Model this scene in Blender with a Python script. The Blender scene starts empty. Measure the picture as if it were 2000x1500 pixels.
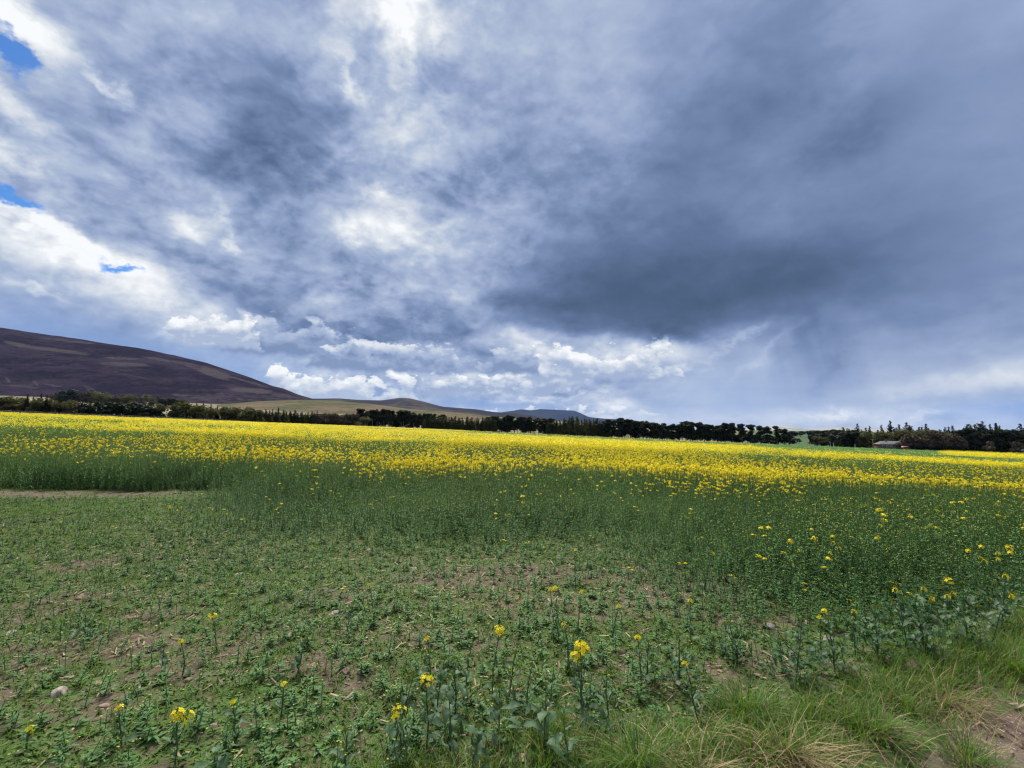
import bpy, bmesh, math, random
import numpy as np
from mathutils import Vector

R = math.radians
scene = bpy.context.scene
COL = scene.collection

# ------------------------------------------------------------------ camera
EYE = 1.65
FOC = 950.0                     # focal length in pixels of the 2000 px wide frame
PITCH = math.atan(90.0 / FOC)
cam_data = bpy.data.cameras.new("camera")
cam_data.sensor_width = 36.0
cam_data.lens = FOC / 2000.0 * 36.0
cam_data.clip_start = 0.05
cam_data.clip_end = 60000.0
cam = bpy.data.objects.new("camera", cam_data)
COL.objects.link(cam)
cam.location = (0, 0, EYE)
cam.rotation_euler = (R(90) + PITCH, 0, 0)
scene.camera = cam

# ------------------------------------------------------------------ exposure
scene.view_settings.view_transform = 'Standard'
scene.view_settings.look = 'None'
scene.view_settings.exposure = 0.45
scene.view_settings.gamma = 1.0
scene.view_settings.use_curve_mapping = False
scene.cycles.max_bounces = 5
scene.cycles.diffuse_bounces = 2
scene.cycles.glossy_bounces = 1
scene.cycles.transmission_bounces = 2
scene.cycles.transparent_max_bounces = 8
scene.cycles.volume_bounces = 0
scene.cycles.pixel_filter_type = 'BLACKMAN_HARRIS'
scene.cycles.filter_width = 1.25
scene.cycles.use_adaptive_sampling = True
scene.cycles.adaptive_threshold = 0.01
scene.cycles.sample_clamp_indirect = 4.0
scene.cycles.caustics_reflective = False
scene.cycles.caustics_refractive = False

# ------------------------------------------------------------------ sun (soft, high, ahead and slightly left, behind thin cloud)
SUN_AZ, SUN_EL = R(-12), R(54)
sun_data = bpy.data.lights.new("sun", 'SUN')
sun_data.energy = 5.0
sun_data.angle = R(14)
sun_data.color = (1.0, 0.93, 0.80)
sun = bpy.data.objects.new("sun", sun_data)
COL.objects.link(sun)
_sd = Vector((math.sin(SUN_AZ) * math.cos(SUN_EL), math.cos(SUN_AZ) * math.cos(SUN_EL), math.sin(SUN_EL)))
sun.rotation_euler = _sd.to_track_quat('Z', 'Y').to_euler()

# ------------------------------------------------------------------ world: broken storm clouds over a Nishita sky
def s2l(c):
    c = c / 255.0
    return c / 12.92 if c <= 0.04045 else ((c + 0.055) / 1.055) ** 2.4
def rgb(r, g, b, a=1.0):
    return (s2l(r), s2l(g), s2l(b), a)

def pix_dir(px, py):
    x = (px - 1000.0) / FOC; u = (750.0 - py) / FOC
    c, s = math.cos(PITCH), math.sin(PITCH)
    return x, c - s * u, s + c * u
def pix_azel(px, py):
    x, y, z = pix_dir(px, py)
    return math.atan2(x, y), math.atan2(z, math.hypot(x, y))

# cloud brightness survey of the sky (0 dark rain cloud .. 255 sunlit edge), rows from high to low
SURVEY_Y = [0, 60, 120, 180, 240, 300, 360, 420, 480, 540, 600, 640, 690, 730, 770, 810, 860]
SURVEY = [
 [225,185,175,170,170,160,155,225,250,185,180,178,170,150,150,148,135,138,150,150,150],
 [200,190,160,165,168,158,165,190,225,175,172,172,165,148,140,125,125,138,142,142,142],
 [190,215,185,160,160,155,165,185,180,165,158,162,155,142,130,115,125,138,138,138,138],
 [205,175,165,155,155,150,160,195,165,160,170,150,160,140,110,112,120,125,130,135,135],
 [155,160,150,145,145,140,150,180,165,155,155,145,155,135,110,108,112,118,128,132,132],
 [145,145,170,185,135,110,135,165,160,150,150,140,148,120,118,122,120,122,128,130,132],
 [190,180,165,165,140,105,120,195,190,140,150,145,135,112,115,130,130,122,124,130,135],
 [225,190,150,170,200,150,140,215,210,150,150,130,110,110,118,128,115,115,125,130,135],
 [200,215,180,140,190,150,140,220,205,190,160,105, 90, 90,100,100,108,115,122,128,132],
 [190,205,205,200,150,150,150,155,160,190,120, 85, 78, 75, 78, 88, 95,105,115,122,128],
 [160,165,185,195,205,150,165,150,165,195,115, 88, 80, 78, 85,110,115,112,120,128,132],
 [150,150,155,165,225,160,140,165,150,160,190,150,125, 90,140,120,120,125,125,130,135],
 [152,152,155,158,165,180,125,130,150,130,165,215,215,195,150,135,130,140,145,150,160],
 [160,160,160,160,165,180,195,190,165,180,195,170,165,165,160,150,145,150,170,195,200],
 [170,170,170,170,175,190,200,200,180,175,175,160,185,172,165,160,160,165,175,165,160],
 [185,185,185,185,185,190,195,195,190,190,200,205,205,180,175,190,200,195,190,185,165],
 [195,195,195,195,195,195,195,195,195,195,195,195,195,190,190,195,195,195,195,190,185],
]
# how lively the billows are (0 smooth veil of rain .. 10 torn cumulus)
LIVE_Y = [0, 300, 500, 620, 700, 760, 860]
LIVE = [
 [8,7,6,6,6,6,7,9,9,7,5,4,3,2,2,2,2,2,1,1,1],
 [10,9,8,8,7,7,7,9,9,8,6,5,4,3,2,2,2,2,1,1,1],
 [10,10,10,9,9,8,8,9,9,8,7,4,3,2,2,2,2,2,1,1,1],
 [4,5,6,7,9,7,8,9,9,8,7,6,4,4,4,2,2,2,2,2,2],
 [1,1,1,2,5,7,8,8,8,8,8,9,9,7,2,1,1,1,2,3,3],
 [1,1,1,2,3,6,9,9,9,9,8,8,7,3,1,1,1,2,3,4,4],
 [1,1,1,1,3,5,7,8,7,6,6,6,6,3,2,3,4,4,4,4,3],
]
def survey(tab, ys, px, py):
    t = np.array(tab, float)
    gx = min(max(px / 100.0, 0), 19.999); i = int(gx); fx = gx - i
    py = min(max(py, ys[0]), ys[-1] - 1e-6)
    j = max(k for k in range(len(ys) - 1) if ys[k] <= py); fy = (py - ys[j]) / (ys[j + 1] - ys[j])
    return (t[j, i] * (1 - fx) + t[j, i + 1] * fx) * (1 - fy) + (t[j + 1, i] * (1 - fx) + t[j + 1, i + 1] * fx) * fy

class NT:
    def __init__(s, tree):
        s.t = tree; s.n = tree.nodes; s.l = tree.links
    def put(s, sock, v):
        if isinstance(v, bpy.types.NodeSocket): s.l.new(v, sock)
        elif v is not None: sock.default_value = v
    def math(s, op, a, b=None, c=None, clamp=False):
        n = s.n.new('ShaderNodeMath'); n.operation = op; n.use_clamp = clamp
        for k, v in enumerate((a, b, c)):
            if v is not None: s.put(n.inputs[k], v)
        return n.outputs[0]
    def vmath(s, op, a, b=None, c=None, scale=None):
        n = s.n.new('ShaderNodeVectorMath'); n.operation = op
        for k, v in enumerate((a, b, c)):
            if v is not None: s.put(n.inputs[k], v)
        if scale is not None: s.put(n.inputs['Scale'], scale)
        return n.outputs['Value'] if op in ('DOT_PRODUCT', 'LENGTH', 'DISTANCE') else n.outputs[0]
    def noise(s, vec, scale, detail=6, rough=0.55, lac=2.0, dist=0.0, out=0, dims='3D'):
        n = s.n.new('ShaderNodeTexNoise'); n.noise_dimensions = dims
        s.put(n.inputs['Vector'], vec); s.put(n.inputs['Scale'], scale)
        n.inputs['Detail'].default_value = detail; n.inputs['Roughness'].default_value = rough
        n.inputs['Lacunarity'].default_value = lac; n.inputs['Distortion'].default_value = dist
        return n.outputs[out]
    def comb(s, x, y, z):
        n = s.n.new('ShaderNodeCombineXYZ')
        for k, v in enumerate((x, y, z)): s.put(n.inputs[k], v)
        return n.outputs[0]
    def sep(s, v):
        n = s.n.new('ShaderNodeSeparateXYZ'); s.put(n.inputs[0], v); return n.outputs
    def ramp(s, fac, stops, interp='LINEAR'):
        n = s.n.new('ShaderNodeValToRGB'); r = n.color_ramp; r.interpolation = interp
        while len(r.elements) > 1: r.elements.remove(r.elements[-1])
        r.elements[0].position = stops[0][0]; r.elements[0].color = stops[0][1]
        for p, c in stops[1:]:
            e = r.elements.new(p); e.color = c
        s.put(n.inputs[0], fac); return n.outputs[0]
    def mix(s, f, a, b, mode='MIX'):
        n = s.n.new('ShaderNodeMix'); n.data_type = 'RGBA'; n.blend_type = mode; n.clamp_factor = True
        s.put(n.inputs[0], f); s.put(n.inputs[6], a); s.put(n.inputs[7], b); return n.outputs[2]
    def smooth(s, v, a, b):
        n = s.n.new('ShaderNodeMapRange'); n.interpolation_type = 'SMOOTHSTEP'
        s.put(n.inputs[0], v); n.inputs[1].default_value = a; n.inputs[2].default_value = b
        n.inputs[3].default_value = 0; n.inputs[4].default_value = 1; return n.outputs[0]
    def lin(s, v, a, b, c=0.0, d=1.0):
        n = s.n.new('ShaderNodeMapRange'); s.put(n.inputs[0], v)
        for k, q in enumerate((a, b, c, d)): n.inputs[k + 1].default_value = q
        return n.outputs[0]

world = bpy.data.worlds.new("World")
scene.world = world
world.use_nodes = True
world.cycles.sampling_method = 'MANUAL'
world.cycles.sample_map_resolution = 256
def build_world():
    w = NT(world.node_tree); w.n.clear()
    bg = w.n.new('ShaderNodeBackground'); bg.inputs['Strength'].default_value = 0.1
    out = w.n.new('ShaderNodeOutputWorld'); w.l.new(bg.outputs[0], out.inputs[0])
    sky = w.n.new('ShaderNodeTexSky'); sky.sky_type = 'NISHITA'; sky.sun_disc = False
    sky.sun_elevation = SUN_EL; sky.sun_rotation = SUN_AZ
    sky.air_density = 1.0; sky.dust_density = 0.6; sky.ozone_density = 2.0
    d = w.n.new('ShaderNodeTexCoord').outputs['Generated']
    d = w.vmath('NORMALIZE', d)
    x, y, z = w.sep(d)
    az = w.math('ARCTAN2', x, y)
    el = w.math('ARCSINE', z)
    # the cloud deck as a plane overhead
    zz = w.math('ADD', w.math('MAXIMUM', z, 0.0), 0.10)
    deck = w.comb(w.math('DIVIDE', x, zz), w.math('DIVIDE', y, zz), 0.0)
    ae = w.comb(az, w.math('MULTIPLY', el, 1.5), 0.0)
    # warp
    wn = w.noise(ae, 5.0, 3, 0.6, out=1)
    wv = w.vmath('SUBTRACT', wn, (0.5, 0.5, 0.5))
    wx, wy, _ = w.sep(wv)
    fade = w.smooth(el, 0.0, 0.35)
    wamt = w.lin(el, 0.0, 0.4, 0.06, 0.16)
    azw = w.math('MULTIPLY_ADD', wx, wamt, az)
    elw = w.math('MULTIPLY_ADD', wy, w.math('MULTIPLY', wamt, 0.7), el)
    # survey tables as ramps along azimuth, blended in elevation
    els = [R(v) for v in (0, 1.6, 3.2, 4.8, 6.4, 8.2, 10.2, 12.5, 15, 18, 21, 24.5, 28, 32, 37, 43)]
    AZ0, NS = R(56), 32
    acc = None
    f = w.lin(azw, -AZ0, AZ0)
    for k, e in enumerate(els):
        stops = []
        for i in range(NS):
            a = -AZ0 + 2 * AZ0 * i / (NS - 1)
            # direction -> survey cell
            X, Y, Z = math.sin(a) * math.cos(e), math.cos(a) * math.cos(e), math.sin(e)
            c, s = math.cos(PITCH), math.sin(PITCH)
            fw, up = Y * c + Z * s, Z * c - Y * s
            px, py = 1000 + FOC * X / fw, 750 - FOC * up / fw
            L = survey(SURVEY, SURVEY_Y, px, py) / 255.0
            v = survey(LIVE, LIVE_Y, px, py) / 10.0
            stops.append((i / (NS - 1), (L, v, 0, 1)))
        col = w.ramp(f, stops, 'CARDINAL')
        if acc is None: acc = col
        else: acc = w.mix(w.smooth(elw, els[k - 1], e), acc, col)
    Lb, live, _ = w.sep(acc)
    # billows
    n1 = w.noise(deck, 1.35, 7, 0.55, dist=0.5)
    n0 = w.noise(w.vmath('ADD', w.vmath('MULTIPLY', d, (1, 1, 1.5)), w.vmath('SCALE', wv, scale=0.12)), 4.6, 7, 0.55)
    n2 = w.noise(w.vmath('MULTIPLY', d, (1, 1, 1.6)), 9.0, 6, 0.6)
    n3 = w.noise(w.vmath('MULTIPLY', d, (1, 1, 1.8)), 26.0, 4, 0.6)
    b = w.math('MULTIPLY_ADD', n1, 0.20, w.math('MULTIPLY_ADD', n0, 0.36, w.math('MULTIPLY_ADD', n2, 0.30, w.math('MULTIPLY', n3, 0.14))))
    b = w.math('ADD', w.math('MULTIPLY', w.math('SUBTRACT', w.smooth(b, 0.40, 0.60), 0.5), 0.19), w.math('MULTIPLY', w.math('SUBTRACT', b, 0.5), 0.45))
    # cauliflower relief: folded noise, soft lumps with creases between them
    def lumps(off):
        q = w.vmath('ADD', w.vmath('ADD', w.vmath('MULTIPLY', d, (1, 1, 1.7)), w.vmath('SCALE', wv, scale=0.10)), off)
        t = None
        for k, (sc, am) in enumerate(((6.5, .50), (14.0, .30), (31.0, .20))):
            f = w.math('MULTIPLY', w.math('ABSOLUTE', w.math('SUBTRACT', w.noise(q, sc, 1.5, 0.5), 0.5)), am * 4.5)
            t = f if t is None else w.math('ADD', t, f)
        return t
    lu, lv = lumps((0, 0, 0)), lumps((0.0, -0.010, 0.030))
    b = w.math('MULTIPLY_ADD', w.math('SUBTRACT', lu, 0.42), 0.09, w.math('MULTIPLY_ADD', w.math('SUBTRACT', lu, lv), 0.15, b))
    n2u = w.noise(w.vmath('ADD', w.vmath('MULTIPLY', d, (1, 1, 1.6)), (0.0, -0.012, 0.036)), 9.0, 5, 0.6)
    b = w.math('MULTIPLY_ADD', w.math('SUBTRACT', n2, n2u), 0.15, b)
    L = w.math('MULTIPLY_ADD', b, live, w.math('MULTIPLY_ADD', w.smooth(Lb, .68, .90), -0.08, Lb))
    # explicit features: (x, y, half length, half width, tilt deg, strength)
    def blob(px, py, sx, sy, tilt, src):
        # an elliptical patch of sky; tilt positive = falling to the right as seen from the field
        a, e = pix_azel(px, py)
        cs, th = math.cos(e), R(tilt)
        ux = (math.cos(th) * FOC / sx * cs, -math.sin(th) * FOC / sx)
        uy = (math.sin(th) * FOC / sy * cs, math.cos(th) * FOC / sy)
        u = w.vmath('DOT_PRODUCT', src, (ux[0], ux[1], -ux[0] * a - ux[1] * e))
        v = w.vmath('DOT_PRODUCT', src, (uy[0], uy[1], -uy[0] * a - uy[1] * e))
        r2 = w.math('MULTIPLY_ADD', u, u, w.math('MULTIPLY', v, v))
        return w.math('POWER', 0.36788, r2)
    wf = w.noise(ae, 16.0, 5, 0.62, out=1)
    fx, fy, _ = w.sep(w.vmath('SUBTRACT', wf, (0.5, 0.5, 0.5)))
    near = w.comb(w.math('MULTIPLY_ADD', fx, 0.10, az), w.math('MULTIPLY_ADD', fy, 0.08, el), 1.0)
    for (px, py, sx, sy, tilt, g) in BRIGHT:
        L = w.math('MULTIPLY_ADD', blob(px, py, sx, sy, tilt, near), g * (.85 if g > 0 else .9), L)
    # cumulus rows low over the hills: lit cauliflower tops over flat grey bases, far rows first
    nb = w.noise(w.comb(az, 0.0, 2.3), 26.0, 2, 0.5)
    for k, (base, hgt, x0, x1, sc, lo, hi, cover) in enumerate(CUMULUS):
        a0, e0 = pix_azel((x0 + x1) / 2, base)
        H = hgt / FOC
        aw, am = pix_azel(x1, base)[0], pix_azel(x0, base)[0]
        t = w.math('DIVIDE', w.math('SUBTRACT', el, e0), H)
        nv = w.comb(w.math('ADD', az, 3.7 * k + 1.0), w.math('MULTIPLY_ADD', el, 1.5, 1.9 * k), 0.0)
        n = w.noise(nv, sc, 5, 0.58)
        win = w.math('MULTIPLY', w.smooth(az, am - 0.02, am + 0.05), w.math('SUBTRACT', 1.0, w.smooth(az, aw - 0.05, aw + 0.02)))
        dens = w.math('ADD', w.math('MULTIPLY', w.math('SUBTRACT', n, 0.5), 2.4), w.math('SUBTRACT', cover, w.math('MULTIPLY', w.math('POWER', w.math('MAXIMUM', t, 0.0), 1.5), 0.55)))
        dens = w.math('MULTIPLY_ADD', w.math('SUBTRACT', win, 1.0), 1.2, dens)
        tb = w.math('MULTIPLY_ADD', w.math('SUBTRACT', nb, 0.5), 0.5, t)
        m = w.math('MULTIPLY', w.smooth(dens, 0.0, 0.13), w.math('MULTIPLY', w.smooth(tb, -0.08, 0.10), w.math('SUBTRACT', 1.0, w.smooth(t, 0.85, 1.15))))
        # light comes from above and behind: thin rims and tops are bright, thick bases grey
        n_up = w.noise(w.vmath('ADD', nv, (0.006, 0.022, 0.0)), sc, 4, 0.58)
        relief = w.math('MULTIPLY', w.math('SUBTRACT', n, n_up), 2.2)
        sh = w.math('ADD', w.math('MULTIPLY_ADD', tb, 0.75, 0.0), w.math('SUBTRACT', relief, w.math('MULTIPLY', dens, 0.35)))
        Lc = w.lin(sh, 0.0, 0.75, lo, hi)
        n_ = w.n.new('ShaderNodeMix'); w.put(n_.inputs[0], m); w.put(n_.inputs[2], L); w.put(n_.inputs[3], Lc); L = n_.outputs[0]
        cum = m if k == 0 else w.math('MAXIMUM', cum, m)
    # the shelf of the rain cloud: a dark base with a firm lower edge
    e1, e2, e3 = pix_azel(1000, 642)[1], pix_azel(1310, 670)[1], pix_azel(1660, 590)[1]
    edge = w.math('ADD', w.lin(az, pix_azel(1000, 642)[0], pix_azel(1310, 670)[0], e1, e2), w.lin(az, pix_azel(1310, 670)[0], pix_azel(1660, 590)[0], 0.0, e3 - e2))
    sn = w.math('SUBTRACT', w.noise(ae, 13.0, 6, 0.6), 0.5)
    above = w.smooth(w.math('MULTIPLY_ADD', sn, 0.055, w.math('SUBTRACT', el, edge)), -0.010, 0.016)
    ext = w.math('MULTIPLY', blob(1270, 585, 330, 84, -4, w.comb(az, el, 1.0)), above)
    dk = w.n.new('ShaderNodeMix'); w.put(dk.inputs[0], w.math('MULTIPLY', ext, 0.72)); w.put(dk.inputs[2], L); w.put(dk.inputs[3], w.math('MULTIPLY_ADD', sn, 0.22, 0.285)); L = dk.outputs[0]
    # rain shafts under the dark base on the right
    rs = w.noise(w.comb(w.math('MULTIPLY_ADD', el, 0.22, az), w.math('MULTIPLY', el, 0.12), 0.0), 17.0, 3, 0.5)
    rband = w.math('MULTIPLY', blob(1570, 690, 150, 75, 0, w.comb(az, el, 1.0)), 1.0)
    L = w.math('MULTIPLY_ADD', w.math('MULTIPLY', w.math('SUBTRACT', rs, 0.5), rband), 0.26, L)
    L = w.math('MINIMUM', w.math('SMOOTH_MAX', w.math('ADD', L, 0.02), 0.27, 0.12), 1.0)
    cl = w.ramp(L, [(0.0, rgb(46, 60, 84)), (0.29, rgb(70, 90, 118)), (0.40, rgb(94, 114, 150)), (0.51, rgb(121, 141, 178)), (0.61, rgb(151, 168, 202)),
                    (0.72, rgb(176, 190, 215)), (0.82, rgb(206, 214, 227)), (0.93, rgb(233, 237, 242)), (1.0, rgb(250, 252, 254))])
    cl = w.vmath('SCALE', cl, scale=10.0)
    # blue gaps
    gap = None
    gn = w.math('MULTIPLY', w.math('SUBTRACT', w.noise(ae, 22.0, 5, 0.6), 0.5), 0.55)
    for (px, py, sx, sy, tilt, g) in GAPS:
        q = w.math('MULTIPLY', blob(px, py, sx, sy, tilt, near), g)
        gap = q if gap is None else w.math('MAXIMUM', gap, q)
    gap = w.smooth(w.math('ADD', gap, gn), 0.30, 0.95)
    skyc = w.mix(1.0, sky.outputs[0], (0.40, 0.76, 1.20, 1), 'MULTIPLY')
    # clear air low in the north-west and between the far cumulus: smooth pale blue
    veil = None
    soft = w.comb(azw, elw, 1.0)
    for (px, py, sx, sy, tilt, g) in VEILS:
        q = w.math('MULTIPLY', blob(px, py, sx, sy, tilt, soft), g)
        veil = q if veil is None else w.math('MAXIMUM', veil, q)
    veil = w.math('MULTIPLY', veil, w.math('SUBTRACT', 1.0, cum))
    cl = w.mix(veil, cl, tuple(10 * v for v in rgb(122, 158, 214)[:3]) + (1,))
    c = w.mix(gap, cl, skyc)
    c = w.vmath('SCALE', c, scale=2 ** -0.45)
    # thin bright cloud round the sun, plus unseen overhead glow added for ambient light
    sd = w.vmath('DOT_PRODUCT', d, tuple(_sd))
    glow = w.smooth(sd, 0.86, 1.0)
    up = w.smooth(el, R(46), R(75))
    g2 = w.math('ADD', w.math('MULTIPLY', glow, 1.3), w.math('MULTIPLY', up, 0.8))
    c = w.vmath('ADD', c, w.vmath('SCALE', w.comb(1.0, 0.98, 0.95), scale=w.math('MULTIPLY', w.math('MULTIPLY', g2, w.smooth(el, R(44), R(52))), 16.0)))
    w.l.new(c, bg.inputs['Color'])
BRIGHT = [
 (25, 28, 60, 16, 20, .2), (95, 110, 50, 18, 40, .18), (210, 158, 32, 9, 25, .28), (20, 200, 40, 14, 25, .2),
 (310, 335, 60, 13, 28, .16), (30, 320, 60, 13, 22, .18), (790, 40, 60, 40, 60, .22), (795, 85, 16, 30, -10, .18),
 (850, 55, 12, 28, 15, .14), (683, 150, 12, 36, -15, .22), (728, 372, 40, 12, 0, .16), (60, 415, 90, 14, 18, .2), (130, 465, 70, 14, 30, .18),
 (380, 455, 55, 20, 25, .18), (435, 430, 8, 40, -25, .12), (455, 478, 14, 9, 0, .2),
 (680, 460, 22, 22, 0, .2), (760, 455, 45, 30, 0, .14), (850, 490, 90, 20, 18, .1), (905, 580, 26, 18, 20, .2), (755, 600, 34, 22, 0, .16),
 (150, 510, 150, 24, 12, .12), (330, 555, 90, 26, 15, .14), (430, 620, 42, 26, 0, .16), (360, 655, 40, 10, -8, .16), (85, 577, 38, 5, 12, .16),
 (605, 575, 12, 10, 0, .14), (645, 630, 22, 14, 0, .1),
 (1010, 650, 30, 14, 0, .12), (1110, 690, 50, 16, -4, .14), (1240, 700, 60, 16, -6, .14), (1326, 722, 12, 6, 0, .14),(1000, 735, 30, 12, 0, .1),
 (640, 745, 40, 14, 0, .08), (600, 700, 25, 12, 0, .1), (1060, 778, 120, 5, -4, .14), (1100, 792, 50, 5, 0, .1), (1190, 798, 30, 8, 0, .1),
 (1920, 745, 120, 14, -4, .10), (1620, 811, 30, 4, 0, .14), (1820, 812, 20, 4, 0, .12),
 (1240, 595, 280, 36, -3, -.03), (1560, 520, 150, 30, -6, -.04), (1250, 640, 120, 20, 6, -.05),
 (1445, 660, 60, 7, -38, .14), (1490, 690, 60, 9, -42, .10), (1500, 440, 60, 40, 0, .05), (1540, 275, 60, 26, -20, .05), (1640, 290, 110, 26, -28, -.05), (1575, 640, 16, 50, 6, -.06), (1610, 720, 14, 50, 14, -.05),
 (1420, 745, 110, 60, -20, .08), (1650, 815, 330, 14, 0, .09), (545, 330, 110, 95, 0, -.045), (200, 415, 120, 26, 22, -.09), (610, 500, 150, 36, 8, -.07), (600, 645, 140, 36, 4, -.08), (860, 400, 90, 60, 0, -.06), (330, 210, 170, 50, 10, -.02), (880, 640, 120, 26, 0, -.06), (430, 520, 70, 26, 20, -.05),
 # dark undersides
 (1300, 655, 70, 14, 8, -.14), (1180, 600, 160, 40, -3, -.05), (630, 690, 80, 10, 4, -.12), (900, 720, 160, 9, 2, -.12), (1090, 765, 90, 9, -3, -.14),
 (900, 742, 60, 8, 0, -.08), (500, 660, 50, 10, 5, -.08), (210, 470, 90, 14, 22, -.1), (100, 305, 110, 16, 20, -.06), (1500, 560, 110, 26, -8, -.06), (1350, 620, 70, 16, -18, -.08),
]
CUMULUS = [
 (812, 26, 860, 1330, 34, .74, .93, .16), (818, 12, 1560, 1900, 40, .76, .95, .05),
 (788, 74, 480, 840, 17, .70, 1.02, .42), (770, 52, 780, 1180, 20, .62, .98, .34),
 (742, 74, 1000, 1350, 14, .64, 1.04, .42), (728, 62, 560, 1090, 13, .52, .88, .42), (694, 72, 400, 740, 12, .50, .80, .36),
 (674, 72, 300, 540, 17, .68, 1.05, .40),
]
GAPS = [(22, 100, 34, 20, 35, 1.25), (14, 376, 34, 15, 18, 1.15), (232, 526, 34, 9, 8, .95)]
VEILS = [(60, 700, 420, 62, 5, .92), (420, 740, 180, 40, 20, .7), (900, 790, 220, 12, 0, .55), (1400, 770, 140, 50, 0, .3), (2010, 800, 120, 20, 0, .6), (650, 775, 120, 8, 0, .6)]
build_world()

# ------------------------------------------------------------------ small numeric helpers
rng = np.random.default_rng(7)
random.seed(7)
def sst(t, a, b):
    t = np.clip((np.asarray(t, float) - a) / (b - a), 0, 1)
    return t * t * (3 - 2 * t)
def _hash(i, j, seed):
    h = (i.astype(np.int64) * 374761393 + j.astype(np.int64) * 668265263 + seed * 974634777) & 0xffffffff
    h = ((h ^ (h >> 13)) * 1274126177) & 0xffffffff
    return ((h ^ (h >> 16)) & 0xffff) / 65535.0
def vnoise(x, y, seed=0):
    x = np.asarray(x, float); y = np.asarray(y, float)
    i = np.floor(x).astype(np.int64); j = np.floor(y).astype(np.int64)
    fx = x - i; fy = y - j
    fx = fx * fx * (3 - 2 * fx); fy = fy * fy * (3 - 2 * fy)
    a = _hash(i, j, seed); b = _hash(i + 1, j, seed); c = _hash(i, j + 1, seed); d = _hash(i + 1, j + 1, seed)
    return (a * (1 - fx) + b * fx) * (1 - fy) + (c * (1 - fx) + d * fx) * fy
def fbm(x, y, seed=0, octaves=4, gain=0.5):
    s = 0; a = 1.0; t = 0
    for k in range(octaves):
        s = s + a * vnoise(np.asarray(x) * 2 ** k + 13.7 * k, np.asarray(y) * 2 ** k - 7.3 * k, seed + k)
        t += a; a *= gain
    return s / t

# the far edge of the field: depth ahead of the eye against direction x/y
EDGE_T = [(-2.2, 200), (-1.05, 200), (-.53, 232), (-.32, 295), (0, 340), (.57, 352), (.8, 325), (1.05, 318), (2.2, 318)]
def edge_depth(t):
    return np.interp(t, [p[0] for p in EDGE_T], [p[1] for p in EDGE_T])
# where the far ground meets the foot of the hills, as rows of the survey
FAR_T = [(-2.2, 768), (-1.05, 772), (-.74, 783), (-.42, 797), (-.3, 800), (0, 816), (.3, 838), (.63, 842), (1.05, 848), (2.2, 850)]
def far_row(t):
    return np.interp(t, [p[0] for p in FAR_T], [p[1] for p in FAR_T])
def field_z(x, y):
    r = np.hypot(x, y)
    left = -0.042 * x * sst(r, 12, 100)
    right = -(0.047 * x - 2.5e-5 * x * x) * sst(r, 5, 26)
    dip = -.36 * sst(r, 8, 17) * (1 - sst(r, 40, 260)) * sst(x / np.maximum(r, 1), -.5, -.2)
    return np.where(x < 0, left, right) + dip - 0.0025 * np.clip(r - 60, 0, 400)
def ground_z(x, y, micro=True):
    x = np.asarray(x, float); y = np.asarray(y, float)
    yy = np.maximum(y, 1.0); t = np.clip(x / yy, -2.2, 2.2)
    de = edge_depth(t) + 14
    yf = np.minimum(y, de); xf = np.where(y > de, t * de, x)
    z = field_z(xf, yf)
    zf = EYE + (840 - far_row(t)) / FOC * np.maximum(y, de)
    k = sst(np.log(np.maximum(y, 1.0)), np.log(de), np.log(1600.0))
    row_edge = (z - EYE) / de
    row_far = (zf - EYE) / np.maximum(y, de)
    zb = EYE + (row_edge * (1 - k) + row_far * k) * y
    z = np.where(y > de, zb, z)
    z = np.where(y < 1.0, field_z(x, np.ones_like(y)) * sst(y, -60, 1), z)
    if micro:
        r = np.hypot(x, y)
        z = z + (fbm(x * 1.6, y * 1.6, 11, 4) - .5) * .07 * (1 - sst(r, 12, 40)) + (fbm(x * .05, y * .05, 5, 3) - .5) * .25 * sst(r, 15, 40) * (1 - sst(r, 200, 300))
        v = -0.423 * x + 0.906 * y
        z = z + .05 * sst(v, 1.3, 1.55) * (1 - sst(v, 1.9, 2.4)) * (1 - sst(r, 9, 20)) - .05 * (1 - sst(v, 1.1, 1.4)) * (1 - sst(r, 15, 40))
    return z
def place(px, py, h=0.0):
    """ground point under a thing whose height-h point is seen at (px, py) in the survey"""
    c = (py - 840.0) / FOC
    d = (EYE - h) / c
    for _ in range(12):
        z = float(ground_z((px - 1000) / FOC * d, d))
        d = 0.5 * d + 0.5 * max(0.5, (EYE - h - z) / c)
    x = (px - 1000) / FOC * d
    return x, d, float(ground_z(x, d))

BARE = [(50, 1275, 100, 42), (180, 1096, 60, 16), (160, 1160, 110, 22), (250, 1240, 130, 28), (400, 1290, 120, 36), (480, 1245, 90, 26), (240, 1348, 70, 24), (620, 1275, 90, 22), (1000, 1112, 240, 20),
        (1300, 1122, 150, 34), (1330, 1162, 190, 26), (1100, 1172, 190, 30), (870, 1232, 120, 22), (1450, 1192, 120, 18), (1470, 1272, 50, 26), (1400, 1292, 44, 36), (660, 1150, 80, 14), (1200, 1262, 60, 18), (560, 1205, 80, 14),
        (90, 1190, 70, 16), (330, 1185, 70, 14), (170, 960, 230, 9), (30, 1340, 50, 20), (700, 1300, 60, 20)]
def soil_patch(x, y):
    """worn patches where the soil lies open, measured on the ground"""
    v = np.zeros(np.shape(x))
    for (px, py, sx, sy) in BARE:
        d = EYE / ((py - 840) / FOC); cx = (px - 1000) / FOC * d
        d2 = EYE / ((py - sy - 840) / FOC)
        v = np.maximum(v, np.exp(-(((x - cx) / (sx / FOC * d)) ** 2 + ((y - d) / max(abs(d2 - d), .2)) ** 2)))
    return np.where(y > 1, v, 0)

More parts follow.
